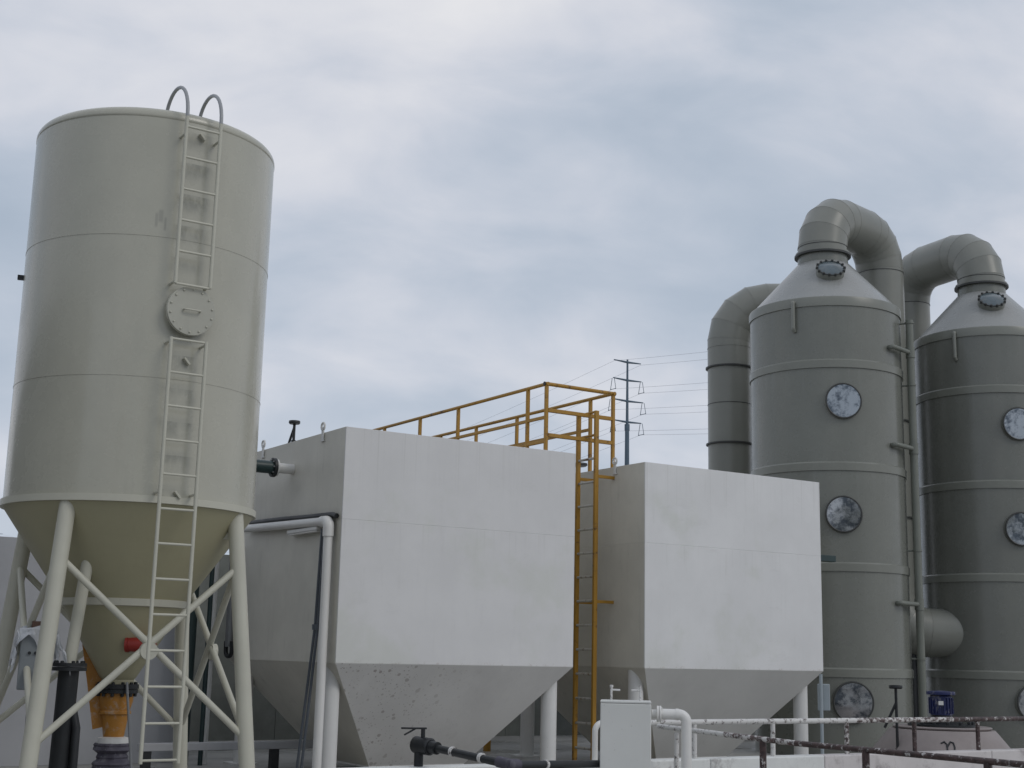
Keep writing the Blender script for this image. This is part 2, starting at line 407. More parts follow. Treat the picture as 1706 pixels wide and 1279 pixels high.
# ------------------------------------------------------------------ settling tanks
X0, Y0, W1, GAP, W2, DEP = 6.6615, 13.896, 3.2176, 1.120, 3.172, 3.2
ZB, ZT, ZS = 1.30, 3.95, 2.895
def tank(x0, x1, label, wmat, hmat, smat, group):
    y0, y1 = Y0, Y0 + DEP; cx, cy = (x0 + x1) / 2, (y0 + y1) / 2
    t = thing('settling_tank', (x0, y0, 0), label, 'tank', group)
    th = 0.02
    for za, zb_ in ((ZB, ZS - 0.001), (ZS + 0.001, ZT)):
        MB().box((x0, y0, za), (x1, y0 + th, zb_)).build('wall_panel', wmat, t, bevel=0.0025, seg=1)
        MB().box((x0, y1 - th, za), (x1, y1, zb_)).build('wall_panel', wmat, t, bevel=0.0025, seg=1)
        MB().box((x0, y0 + th, za), (x0 + th, y1 - th, zb_)).build('wall_panel', smat, t, bevel=0.002, seg=1)
        MB().box((x1 - th, y0 + th, za), (x1, y1 - th, zb_)).build('wall_panel', smat, t, bevel=0.002, seg=1)
    m = MB().box((x0 + 0.003, y0 + 0.003, ZS - 0.006), (x1 - 0.003, y0 + 0.03, ZS + 0.006))
    m.box((x0 + 0.003, y0 + 0.031, ZS - 0.006), (x0 + 0.03, y1 - 0.003, ZS + 0.006)); m.build('weld_seam', wmat, t, smooth=False)
    MB().box((x0 + 0.021, y0 + 0.021, ZT - 0.03), (x1 - 0.021, y1 - 0.021, ZT - 0.01)).build('top_plate', wmat, t, smooth=False)
    # hopper: four sloping plates
    kk = 1.26; zl = 0.10; s_ = (ZB - zl) / kk
    c0 = [Vector((x0, y0, ZB - 0.002)), Vector((x1, y0, ZB - 0.002)), Vector((x1, y1, ZB - 0.002)), Vector((x0, y1, ZB - 0.002))]
    c1 = [Vector((x0 + s_, y0 + s_, zl)), Vector((x1 - s_, y0 + s_, zl)), Vector((x1 - s_, y1 - s_, zl)), Vector((x0 + s_, y1 - s_, zl))]
    for i in range(4):
        j = (i + 1) % 4
        q = [c0[i], c0[j], c1[j], c1[i]]; n_ = (q[1] - q[0]).cross(q[3] - q[0]).normalized()
        ctr = sum(q, Vector()) / 4
        if n_.dot(Vector((cx, cy, ctr.z)) - ctr) < 0: n_ = -n_
        MB().prism(q, n_, 0.015).build('hopper_plate', hmat if i in (0,) else ('hopper_b' if i != 3 else 'tank_side'), t, smooth=False)
    MB().box((x0 + s_, y0 + s_, zl - 0.02), (x1 - s_, y1 - s_, zl)).build('hopper_floor', hmat, t, smooth=False)
    for lx in (x0 + 0.12, x1 - 0.12):
        for ly in (y0 + 0.34, y1 - 0.34):
            lg = MB().tube([(lx, ly, 0), (lx, ly, ZB - 0.01)], 0.10, 24).build('leg', 'plain_white', t)
            MB().box((lx - 0.17, ly - 0.17, 0), (lx + 0.17, ly + 0.17, 0.02)).build('foot_plate', 'plain_white', lg, smooth=False)
    return t
def lug(parent, p, nrm, hgt=0.15):
    """small lifting eye on the top edge"""
    p = Vector(p); nrm = Vector(nrm); side = nrm.cross(Vector((0, 0, 1)))
    m = MB(); m.obox(p + Vector((0, 0, -0.02)) + nrm * 0.012, side, nrm, (0, 0, 1), 0.055, 0.016, hgt + 0.02)
    o = m.build('lifting_lug', 'plain_white', parent, bevel=0.004)
    MB().torus(p + Vector((0, 0, hgt / 2)) + nrm * 0.012, nrm, 0.042, 0.014, 20, 8).build('eye', 'plain_white', o)
    MB().obox(p + Vector((0, 0, -0.10)) + nrm * 0.01, side, nrm, (0, 0, 1), 0.09, 0.016, 0.012).build('weld_foot', 'plain_white', o, smooth=False)
t1 = tank(X0, X0 + W1, 'large off-white steel tank beside the silo, its hopper speckled with rust spots', 'tank_white', 'hopper_a', 'tank_side', 'settling tanks')
XL = X0 + W1 + GAP
t2 = tank(XL, XL + W2, 'off-white steel tank between the yellow ladder and the grey scrubbers', 'tank_white_b', 'hopper_b', 'tank_side', 'settling tanks')
lug(t1, (X0, 16.30, ZT), (-1, 0, 0)); lug(t1, (X0, 14.50, ZT), (-1, 0, 0))
lug(t2, (XL, 14.54, ZT), (-1, 0, 0)); 
# flanged inlet stub on the side of tank one, dark pipe beyond the flange
st = MB().tube([(X0 - 0.001, 15.345, 3.60), (X0 - 0.21, 15.345, 3.60)], 0.062, 20).build('inlet_stub', 'pvc_white', t1)
MB().tube([(X0 - 0.235, 15.345, 3.60), (X0 - 0.21, 15.345, 3.60)], 0.105, 24).build('flange', 'plain_white', st)
dp = thing('inlet_pipe', (X0 - 0.24, 15.345, 3.60), 'short dark green pipe bolted to the flanged stub of the large tank', 'pipe')
MB().tube([(X0 - 0.238, 15.345, 3.60), (X0 - 0.275, 15.345, 3.60)], 0.118, 24).build('flange', 'black', dp)
MB().tube(path([(X0 - 0.275, 15.345, 3.60), (6.0, 15.345, 3.60), (6.0, 16.75, 3.60), (6.0, 16.75, 0.0)], 0.12), 0.078, 20).build('pipe_run', 'dark_green', dp)
bolts(dp, (X0 - 0.28, 15.345, 3.60), (-1, 0, 0), 0.09, 8, 0.011, 'grey_steel')
# small black valve with handwheel standing on the tank edge
def handwheel_valve(name, p, hgt, label, lean, wr=0.075):
    p = Vector(p); t = thing(name, p, label, 'valve')
    MB().tube([p, p + Vector((0, 0, hgt * 0.35))], 0.03, 12).build('body', 'black', t)
    MB().tube([p + Vector((0, 0, hgt * 0.3)), p + Vector((0, 0, hgt))], 0.018, 10).build('stem', 'black', t)
    MB().tube([p + Vector(lean), p + Vector((0, 0, hgt * 0.84))], 0.017, 8).build('brace', 'black', t)
    MB().lathe([(0, hgt - 0.01), (wr * 0.85, hgt - 0.012), (wr, hgt + 0.005), (wr * 0.95, hgt + 0.03), (wr * 0.4, hgt + 0.035), (0, hgt + 0.035)], p, 20).build('handwheel', 'black', t)
    return t
handwheel_valve('handwheel_valve', (X0 + 0.25, 15.95, ZT - 0.01), 0.34, 'small black handwheel valve standing on top of the large tank', (0.0, 0.22, 0.0))
handwheel_valve('handwheel_valve', (XL + 0.13, 15.60, ZT - 0.012), 0.15, 'black handwheel valve beside the top of the yellow ladder', (0.08, 0.08, 0.0), 0.14)

# white downpipe along the side of tank one
px = X0 - 0.085
wp = thing('downpipe', (px, 14.06, 0), 'white plastic downpipe with an elbow on the side of the large tank', 'pipe')
MB().tube([(px, 16.6, 2.945), (px, 14.10, 2.875)], 0.05, 18).build('pipe_run', 'pvc_white', wp)
MB().tube(path([(px, 14.24, 2.878), (px, 14.06, 2.873), (px, 14.06, 2.70)], 0.07, 7), 0.064, 18).build('elbow', 'pvc_white', wp)
MB().tube([(px, 14.06, 2.72), (px - 0.02, 14.03, 0.0)], 0.052, 18).build('pipe_run', 'pvc_white', wp)
cb = tag(MB().tube([(px + 0.045, 16.5, 3.02), (px + 0.04, 15.6, 3.00), (px + 0.045, 14.7, 2.97), (px + 0.05, 14.1, 2.955), (px + 0.055, 13.98, 2.93)], 0.030, 10).build('black_strip', 'black'), 'thin black strip lying on top of the white downpipe', 'hose')  # thin dark tube following the downpipe's upper edge
lt = thing('bracket_lamp', (X0 - 0.06, 14.75, 2.78), 'narrow off-white strip lamp under the white downpipe on the tank side', 'lamp')
MB().box((X0 - 0.10, 14.35, 2.79), (X0 - 0.012, 15.2, 2.835)).build('housing', 'plain_white', lt, bevel=0.01)
MB().box((X0 - 0.09, 14.37, 2.775), (X0 - 0.02, 15.18, 2.789)).build('diffuser', 'pvc_white', lt, bevel=0.004)
for i, dy in enumerate((0.0, 0.075)):
    c_ = thing('conduit', (px - 0.06, 14.32 + dy, 0), ('thin dark conduit running right against the white downpipe', 'outer thin dark conduit, second from the white downpipe')[i], 'conduit', 'conduits beside the downpipe')
    MB().tube([(px + 0.02, 14.20 + dy, 2.80), (px + 0.01, 14.24 + dy, 1.7), (px - 0.06, 14.36 + dy * 1.6, 0.0)], 0.016, 10).build('tube', 'conduit', c_)
    MB().tube([(px + 0.008, 14.245 + dy, 1.66), (px + 0.006, 14.25 + dy, 1.72)], 0.028, 10).build('coupling', 'conduit', c_)
# dark drop hose with a loop further along that side
hz = thing('drop_pipe', (X0 - 0.07, 16.95, 1.3), 'grey drop pipe with a black looped end on the tank side behind the silo leg', 'pipe')
MB().tube([(X0 - 0.07, 16.97, 2.75), (X0 - 0.07, 16.93, 1.45)], 0.05, 14).build('pipe_run', 'grey_steel', hz)
MB().tube(path([(X0 - 0.07, 17.03, 1.52), (X0 - 0.07, 17.02, 1.33), (X0 - 0.07, 16.82, 1.33), (X0 - 0.07, 16.82, 1.52)], 0.08, 6), 0.028, 10).build('hose_loop', 'black', hz)
# black stub out of the far side of tank two
bs = MB().box((XL + W2 + 0.001, 13.95, 2.835), (XL + W2 + 0.36, 14.06, 2.925)).build('outlet_stub', 'dark_green', t2, bevel=0.008)

# ------------------------------------------------------------------ walkway with yellow railing, yellow ladder
wx0, wx1, wy0, wy1 = 9.984, 11.095, 14.734, 20.6
wk = thing('walkway', (10.5, wy0, ZT), 'steel walkway with yellow tube railings between the two off-white tanks', 'walkway')
deck_z = ZT + 0.02
MB().box((wx0 - 0.06, 16.3, deck_z - 0.015), (wx1 + 0.03, wy1, deck_z + 0.015)).build('deck', 'grey_steel', wk, smooth=False)
for xx in (wx0, wx1):
    for yy in (17.8, 20.5):
        MB().box((xx - 0.04, yy - 0.04, 0), (xx + 0.04, yy + 0.04, deck_z - 0.016)).build('support_leg', 'yellow', wk, smooth=False)
TOP = 4.995
def sq(p, q, wd=0.045, mat='yellow', name='rail', parent=wk):
    p, q = Vector(p), Vector(q); d = (q - p).normalized(); up = Vector((0, 0, 1)) if abs(d.z) < 0.9 else Vector((1, 0, 0))
    a = d.cross(up).normalized(); b = a.cross(d)
    return MB().obox((p + q) / 2, d, a, b, (q - p).length, wd, wd).build(name, mat, parent, bevel=0.004, seg=1)
for xx, ys in ((wx0, (wy0, 15.184, 17.05, 18.21, 19.4, 20.55)), (wx1, (wy0, 15.262, 17.165, 18.362, 19.5, 20.55))):
    MB().tube([(xx, wy0 - 0.04, TOP), (xx, wy1, TOP)], 0.024, 12).build('top_rail', 'yellow', wk)
    for yy in ys: sq((xx, yy, ZT + (0.019 if yy < 16.2 and xx == wx0 else -0.008 if yy < 16.2 else 0.036)), (xx, yy, TOP - 0.015), 0.045, name='post')
sq((wx0, wy0 + 0.024, 4.545), (wx0, wy1, 4.545), 0.04, name='mid_rail')
sq((wx1, 15.29, 4.56), (wx1, wy1, 4.56), 0.04, name='mid_rail')
sq((wx0, wy0 + 0.024, 4.22), (wx0, wy1, 4.22), 0.04, name='mid_rail')
MB().tube([(wx0 - 0.03, wy0, TOP + 0.001), (wx1 + 0.03, wy0, TOP + 0.001)], 0.026, 12).build('top_rail', 'yellow', wk)
for xx in (wx0 - 0.035, wx1 + 0.032): MB().tube([(xx - 0.006, wy0, TOP + 0.001), (xx + 0.006, wy0, TOP + 0.001)], 0.027, 12).build('rail_cap', 'black', wk)
for yy in (wy0, 15.184): MB().box((9.60, yy - 0.06, ZT - 0.002), (wx0 + 0.04, yy + 0.06, ZT + 0.018)).build('base_plate', 'yellow', wk, smooth=False)
for zz_ in (4.64, 4.305): sq((wx0 + 0.024, wy0, zz_), (wx1 - 0.024, wy0, zz_), 0.05, name='mid_rail')
ld = thing('access_ladder', (10.70, 14.78, 0), 'tall yellow steel ladder with chipped pale rungs in the gap between the tanks', 'ladder')
LX, LY0, LY1, LTOP = 10.70, 14.577, 14.990, 4.69
for yy in (LY0, LY1): MB().box((LX - 0.03, yy - 0.022, 0.0), (LX + 0.03, yy + 0.022, LTOP)).build('stile', 'yellow', ld, bevel=0.004, seg=1)
for i in range(15):
    zr = LTOP - 0.012 - 0.316 * i
    r_ = MB().tube([(LX, LY0 + 0.021, zr), (LX, LY1 - 0.021, zr)], 0.0175, 10).build('rung', 'yellow' if i < 2 else 'yellow_rung', ld)
for zb_ in (3.80, 2.14):
    for yy in (LY0, LY1): MB().box((LX + 0.031, yy - 0.02, zb_ - 0.02), (XL - 0.001, yy + 0.02, zb_ + 0.02)).build('wall_bracket', 'yellow', ld, smooth=False)

# ------------------------------------------------------------------ silo
SR, SB, STP = 1.116, 2.665, 6.085
si = thing('silo', (SC.x, SC.y, 0), 'tall beige-grey steel silo on slanted legs with a ladder and round manhole', 'silo')
# shells are children of the silo; local coordinates share its axis
seams = [SB, 3.722, 4.982, STP]
for i in range(3):
    za, zb_ = seams[i], seams[i + 1]; d_ = 0.0015
    MB().lathe([(SR - 0.02, za + d_), (SR - 0.004, za + d_), (SR, za + d_ + 0.003), (SR, zb_ - d_ - 0.003), (SR - 0.004, zb_ - d_), (SR - 0.02, zb_ - d_)], SC, 128).build('shell_course', 'silo_paint', si, ang=12)
    if i: MB().lathe([(SR - 0.012, za - 0.006), (SR + 0.003, za - 0.004), (SR + 0.003, za + 0.004), (SR - 0.012, za + 0.006)], SC, 128).build('weld_seam', 'silo_paint', si)
prof = [(SR - 0.01, STP - 0.01), (SR + 0.004, STP), (SR + 0.004, STP + 0.02)]
for i in range(1, 7):
    a = i / 6 * R(72); prof.append((SR + 0.004 - 0.08 * (1 - math.cos(a)), STP + 0.02 + 0.08 * math.sin(a)))
prof += [(0.5, STP + 0.23), (0.0, STP + 0.27)]
MB().lathe(prof, SC, 128).build('roof', 'silo_paint', si, ang=60)
MB().lathe([(SR - 0.03, SB - 0.03), (SR + 0.022, SB - 0.03), (SR + 0.022, SB + 0.03), (SR - 0.01, SB + 0.03)], SC, 128).build('skirt_ring', 'silo_frame', si, ang=40)
cn = MB().lathe([(SR - 0.005, SB - 0.031), (0.535, 1.815)], SC, 96).build('cone', 'silo_cone', si)
MB().lathe([(0.53, 1.78), (0.555, 1.785), (0.57, 1.845), (0.545, 1.85)], SC, 96).build('cone_ring', 'silo_frame', si)
MB().lathe([(0.535, 1.79), (0.16, 1.16), (0.14, 1.14), (0.14, 1.10)], SC, 64).build('lower_cone', 'silo_cone', si)
# legs, braces, gusset plates
def legp(deg, z):
    t = (2.58 - z) / 2.58
    return SC + sdir(deg) * (1.055 + 0.30 * t) + Vector((0, 0, z))
LEGS = (-29.5, 60.5, 150.5, 240.5)
for a in LEGS:
    lg = MB().tube([legp(a, 0.015), legp(a, SB - 0.03)], 0.070, 24).build('leg', 'silo_frame', si)
    p = legp(a, 0.0); MB().obox(p + Vector((0, 0, 0.0075)), sdir(a), sdir(a + 90), (0, 0, 1), 0.30, 0.30, 0.015).build('foot_plate', 'silo_frame', lg, smooth=False)
    MB().obox(legp(a, 2.52) - sdir(a) * 0.09, sdir(a), sdir(a + 90), (0, 0, 1), 0.10, 0.014, 0.24).build('gusset', 'silo_frame', lg, smooth=False)
for i in range(4):
    a, b = LEGS[i], LEGS[(i + 1) % 4]
    MB().tube([legp(a, 2.16), legp(b, 0.66)], 0.030, 14).build('cross_brace', 'silo_frame', si)
    out_ = sdir(a + 45) * 0.045
    MB().tube([legp(a, 0.63) + out_ * 0.3, legp(b, 2.15) + out_ * 0.3], 0.030, 14).build('cross_brace', 'silo_frame', si)
    mid = (legp(a, 2.16) + legp(b, 0.66) + legp(a, 0.63) + legp(b, 2.15)) / 4
    MB().tube([mid + out_ * 0.1, mid + out_ * 1.2], 0.075, 28).build('gusset_plate', 'silo_frame', si)
# ladder in two flights, hoops over the roof edge
LR = SR + 0.13; LW = 0.158
def lp(s, z, r=LR): return SC + LN * r + LT * s + Vector((0, 0, z))
def flight(z0, z1, rungs, hoop):
    la = MB()
    l_ = None
    for s in (-LW, LW):
        o = MB().tube([lp(s, z0), lp(s, z1)], 0.0165, 12).build('ladder' if l_ is None else 'stile', 'silo_frame', si if l_ is None else l_)
        if l_ is None: l_ = o
    if hoop:
        for s in (-LW, LW):
            pts = [lp(s, z1 - 0.001)]
            for i in range(0, 17):
                t = math.pi * i / 16
                pts.append(lp(s, z1 + 0.02 + 0.285 * math.sin(t) + 0.13 * (i / 16), LR - 0.30 * (1 - math.cos(t))))
            pts.append(lp(s, STP + 0.14, LR - 0.605))
            MB().tube(pts, 0.0165, 12).build('hoop', 'ladder_grey', l_)
    for z in rungs:
        MB().tube([lp(-LW, z), lp(LW, z)], 0.011, 10).build('rung', 'silo_frame', l_)
    return l_
up = flight(4.54, 6.08, [5.985, 5.70, 5.405, 5.12, 4.835, 4.54], True)
lo = flight(0.50, 4.06, [4.048 - 0.2935 * i for i in range(13)], False)
for l_, zs in ((up, (4.56, 5.92)), (lo, (4.03, 2.72))):
    for z in zs:
        for s in (-LW, LW): MB().tube([lp(s, z), lp(s, z, SR - 0.03)], 0.012, 8).build('standoff', 'silo_frame', l_)
# thin strut from the left hoop down to the roof
MB().tube([lp(-LW, 6.33, LR - 0.58), lp(-LW - 0.10, 6.24, LR - 0.74)], 0.012, 8).build('hoop_strut', 'silo_frame', up)
# manhole
mz = 4.325; mo = 0.0; mc = SC + sdir(LADDER_A) * (SR - 0.03)
mh_c = SC + sdir(LADDER_A + 0.8) * SR + Vector((0, 0, mz)); mn = sdir(LADDER_A + 0.8)
mh = MB().tube([mh_c - mn * 0.10, mh_c + mn * 0.052], 0.185, 40, cap=False).build('manhole', 'silo_paint', si)
MB().tube([mh_c + mn * 0.053, mh_c + mn * 0.073], 0.218, 48).build('flange', 'silo_frame', mh)
MB().tube([mh_c + mn * 0.076, mh_c + mn * 0.094], 0.220, 48).build('cover', 'silo_cover', mh, ang=20, bevel=0.003, seg=1, keep=True)
mt_ = mn.cross(Vector((0, 0, 1)))
MB().tube(path([mh_c + mn * 0.09 - mt_ * 0.075, mh_c + mn * 0.135 - mt_ * 0.075, mh_c + mn * 0.135 + mt_ * 0.075, mh_c + mn * 0.09 + mt_ * 0.075], 0.02, 4), 0.008, 8).build('handle', 'silo_frame', mh)
bolts(mh, mh_c + mn * 0.096, mn, 0.192, 14, 0.009, 'silo_frame', 0.2)
for z in (5.955, 3.885, 2.715):
    p = SC + LN * (SR + 0.012) + LT * 0.03 + Vector((0, 0, z))
    MB().obox(p, LT * 0.75 + Vector((0, 0, 0.66)), LN, LT * -0.66 + Vector((0, 0, 0.75)), 0.018, 0.07, 0.075).build('lug', 'silo_frame', si, bevel=0.003)
pl = SC + sdir(-88) * (SR + 0.02) + Vector((0, 0, 4.77)); MB().obox(pl, sdir(-88), sdir(2), (0, 0, 1), 0.07, 0.05, 0.04).build('pipe_clip', 'black', si, smooth=False)

# ---- things under the silo
AX = Vector((SC.x, SC.y, 0))
dv = thing('discharge_valve', (SC.x, SC.y, 0), 'orange discharge valve with black flange under the silo cone', 'valve')
MB().lathe([(0.12, 1.02), (0.185, 1.02), (0.185, 1.055), (0.12, 1.055)], AX, 40).build('flange', 'black', dv)
MB().lathe([(0.12, 1.06), (0.19, 1.06), (0.19, 1.099), (0.12, 1.099)], AX, 40).build('flange', 'black', dv)
bolts(dv, AX + Vector((0, 0, 1.10)), (0, 0, 1), 0.165, 12, 0.016, 'black')
bolts(dv, AX + Vector((0, 0, 1.01)), (0, 0, -1), 0.165, 12, 0.016, 'black')
MB().lathe([(0.15, 1.019), (0.148, 0.95), (0.125, 0.87), (0.138, 0.86), (0.138, 0.84), (0.118, 0.83), (0.088, 0.62)], AX, 40).build('body', 'orange', dv, ang=40)
MB().lathe([(0.09, 0.64), (0.135, 0.63), (0.14, 0.585), (0.10, 0.57)], AX, 36).build('clamp_ring', 'plain_white', dv)
MB().prism([AX + SIDE * a_ + Vector((0, 0, z_)) for a_, z_ in ((-0.345, 1.51), (-0.10, 1.16), (-0.08, 1.0), (-0.10, 0.72), (-0.185, 0.70), (-0.265, 1.12))], TOCAM * -1, 0.03).build('side_plate', 'orange', dv, smooth=False)
MB().tube([AX + SIDE * 0.08 + TOCAM * 0.2 + Vector((0, 0, 1.12)), AX + SIDE * 0.22 + TOCAM * 0.3 + Vector((0, 0, 0.0))], 0.012, 8).build('pull_rod', 'grey_steel', dv)
m = MB(); pr = []
for i in range(40): pr.append((0.135 + 0.022 * math.sin(i * 0.62) + 0.010 * math.sin(i * 1.7 + 1) + 0.0012 * i, 0.585 - i * 0.0149))
m.lathe([(0.06, 0.59)] + pr, AX, 40)
for v in m.v:
    a_ = math.atan2(v.y - AX.y, v.x - AX.x); v += Vector((math.cos(a_), math.sin(a_), 0)) * (0.008 * math.sin(5 * a_ + v.z * 22) + 0.006 * math.sin(9 * a_ - v.z * 31))
tag(m.build('discharge_sock', 'purple_wrap'), 'dark dusty discharge sock hanging below the orange valve', 'sock')
# red wall vibrator
vp = AX + TOCAM * 0.36 + SIDE * 0.17 + Vector((0, 0, 1.45)); vd = (SIDE * 0.95 + TOCAM * 0.25).normalized()
vb = thing('wall_vibrator', vp, 'small red vibrator motor bolted to the lower silo cone', 'motor')
MB().tube([vp - vd * 0.11, vp - vd * 0.10, vp + vd * 0.10, vp + vd * 0.11], [0.05, 0.062, 0.062, 0.05], 22).build('housing', 'red', vb)
for s in (-0.115, 0.115): MB().tube([vp + vd * (s - 0.012), vp + vd * (s + 0.012)], 0.068, 22).build('end_cap', 'red', vb)
MB().obox(vp - TOCAM * 0.075, vd, TOCAM, (0, 0, 1), 0.2, 0.04, 0.16).build('mounting_foot', 'silo_frame', vb, bevel=0.006)
# feed pipe with black flanged riser
def PD(az_deg, dist, z): return Vector((math.sin(R(az_deg)) * dist, math.cos(R(az_deg)) * dist, z))
fp = thing('feed_riser', PD(15.1, 12.36, 0), 'black riser pipe with flange feeding a beige pipe into the silo cone', 'pipe')
a0 = PD(15.12, 12.36, 0); MB().tube([PD(15.05, 12.36, 0), PD(15.15, 12.36, 1.22)], 0.085, 24).build('riser', 'black', fp)
MB().tube([PD(15.15, 12.36, 1.22), PD(15.15, 12.36, 1.25)], 0.145, 28).build('flange', 'black', fp)
MB().tube([PD(15.15, 12.36, 1.255), PD(15.15, 12.36, 1.285)], 0.145, 28).build('flange', 'black', fp)
bolts(fp, PD(15.15, 12.36, 1.285), (0, 0, 1), 0.118, 8, 0.016, 'black')
MB().tube([PD(15.15, 12.36, 1.285), PD(15.55, 12.36, 2.22)], 0.052, 20).build('feed_pipe', 'silo_frame', fp)
MB().tube([PD(15.6, 12.30, 0), PD(15.6, 12.30, 0.75), PD(15.42, 12.33, 0.9), PD(15.3, 12.34, 0.92)], 0.035, 12).build('side_branch', 'black', fp)
# grey control box wrapped in plastic
cbx = PD(13.85, 12.62, 0); cu = Vector((cbx.x, cbx.y, 0)).normalized(); cr = Vector((cu.y, -cu.x, 0))
ct = thing('control_box', cbx, 'grey control box with brown top under torn clear plastic behind the silo leg', 'control box')
MB().tube([cbx, cbx + Vector((0, 0, 1.06))], 0.035, 14).build('post', 'grey_steel', ct)
MB().obox(cbx + Vector((0, 0, 1.30)), cr, cu, (0, 0, 1), 0.26, 0.2, 0.5).build('housing', 'control_grey', ct, bevel=0.012)
MB().obox(cbx + Vector((0, 0, 1.59)) + cr * 0.01, cr, cu, (0, 0, 1), 0.12, 0.14, 0.08).build('cap', 'brown_cap', ct, bevel=0.008)
for i in range(3): MB().tube([cbx + cr * (-0.05 + 0.05 * i) - cu * 0.10 + Vector((0, 0, 1.36)), cbx + cr * (-0.05 + 0.05 * i) - cu * 0.118 + Vector((0, 0, 1.36))], 0.014, 12).build('knob', 'black', ct)
m = MB(); nu, nv = 40, 24
for i in range(nu):
    for j in range(nv):
        s = i / (nu - 1) * 2 - 1; q = j / (nv - 1) * 2 - 1
        ds = max(0, abs(s) - 0.52); dq = max(0, abs(q) - 0.55)
        fold = 0.016 * math.sin(s * 9 + q * 4) + 0.010 * math.sin(s * 17 - q * 11) + 0.007 * math.sin(q * 23 + s * 5)
        hang = 0.44 + 0.10 * math.sin(q * 5 + 1) + (0.12 if s < 0 else 0.0)
        m.v.append(cbx + cr * ((min(abs(s), 0.52) + ds * 0.30) * math.copysign(1, s) * 0.285 + fold * 0.8) - cu * ((min(abs(q), 0.55) + dq * 0.25) * math.copysign(1, q) * 0.22 + fold) + Vector((0, 0, 1.572 + fold * 0.7 - ds * hang - dq * (0.25 + 0.1 * math.sin(s * 7)))))
for i in range(nu - 1):
    for j in range(nv - 1): m.f.append((i * nv + j, (i + 1) * nv + j, (i + 1) * nv + j + 1, i * nv + j + 1))
m.build('plastic_cover', 'plastic_wrap', ct, ang=180)
m = MB(); nn = 40
for i in range(nn):
    t = i / (nn - 1); ctr = (cbx + cr * 0.10).lerp(PD(15.2, 12.36, 0), t) - cu * 0.13 + Vector((0, 0, 1.57 - 0.36 * t ** 1.3 + 0.008 * math.sin(i * 0.9)))
    wd = 0.045 + 0.014 * math.sin(i * 0.5) - 0.02 * t
    for q in range(5):
        e_ = q / 4 * 2 - 1; m.v.append(ctr + Vector((0, 0, wd * e_)) + cu * (0.012 * math.sin(q * 1.9 + i * 0.45)))
for i in range(nn - 1):
    for q in range(4): m.f.append((5 * i + q, 5 * i + q + 1, 5 * i + q + 6, 5 * i + q + 5))
m.build('plastic_strip', 'plastic_wrap', ct, ang=180)

# low grey tank behind the silo
gt = thing('grey_tank', (3.0, 17.2, 0), 'plain low grey steel tank standing behind the silo', 'tank')
for i in range(3):
    x0 = -2.2 + i * 2.78
    MB().box((x0 + 0.003, 17.2, 0.0), (x0 + 2.777, 17.22, 2.70)).build('wall_panel', 'grey_wall', gt, bevel=0.004)
MB().box((6.115, 17.2, 0.0), (6.14, 20.0, 2.70)).build('wall_panel', 'grey_wall', gt, smooth=False)
MB().box((-2.2, 17.222, 2.66), (6.112, 20.0, 2.68)).build('top_plate', 'grey_wall', gt, smooth=False)
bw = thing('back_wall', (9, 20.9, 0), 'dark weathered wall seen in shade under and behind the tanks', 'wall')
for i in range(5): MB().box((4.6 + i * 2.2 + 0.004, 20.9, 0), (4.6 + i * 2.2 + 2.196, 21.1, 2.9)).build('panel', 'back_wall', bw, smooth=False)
# pipes standing in the gap behind the silo
for (x, y, r, mt, lab) in ((6.33, 16.9, 0.05, 'plain_white', 'white vertical pipe in the narrow gap behind the silo'), (6.22, 16.7, 0.03, 'dark_green', 'thin dark green vertical pipe in the gap behind the silo')):
    v_ = thing('vertical_pipe', (x, y, 0), lab, 'pipe')
    MB().tube([(x, y, 0), (x, y, 2.6)], r, 14).build('tube', mt, v_)
    MB().tube([(x, y, 1.28), (x, y, 1.34)], r * 1.6, 14).build('coupling', mt, v_)
# plinth kerbs round the tanks
kb = thing('pipe_beam', (6.2, 16.0, 0), 'grey horizontal steel beam low behind the silo legs', 'beam')
MB().box((5.2, 15.95, 0.235), (8.6, 16.06, 0.325)).build('beam', 'grey_wall', kb, bevel=0.008)
for x in (5.3, 6.9, 8.5): MB().box((x - 0.05, 15.96, 0), (x + 0.05, 16.05, 0.234)).build('stub_leg', 'black', kb, smooth=False)
kb = MB().box((5.9, 13.0, 0.001), (7.3, 13.25, 0.15)).build('kerb_wall', 'grey_wall', None, bevel=0.01); tag(kb, 'pale low kerb in front of the large tank leg beside the downpipe', 'kerb')

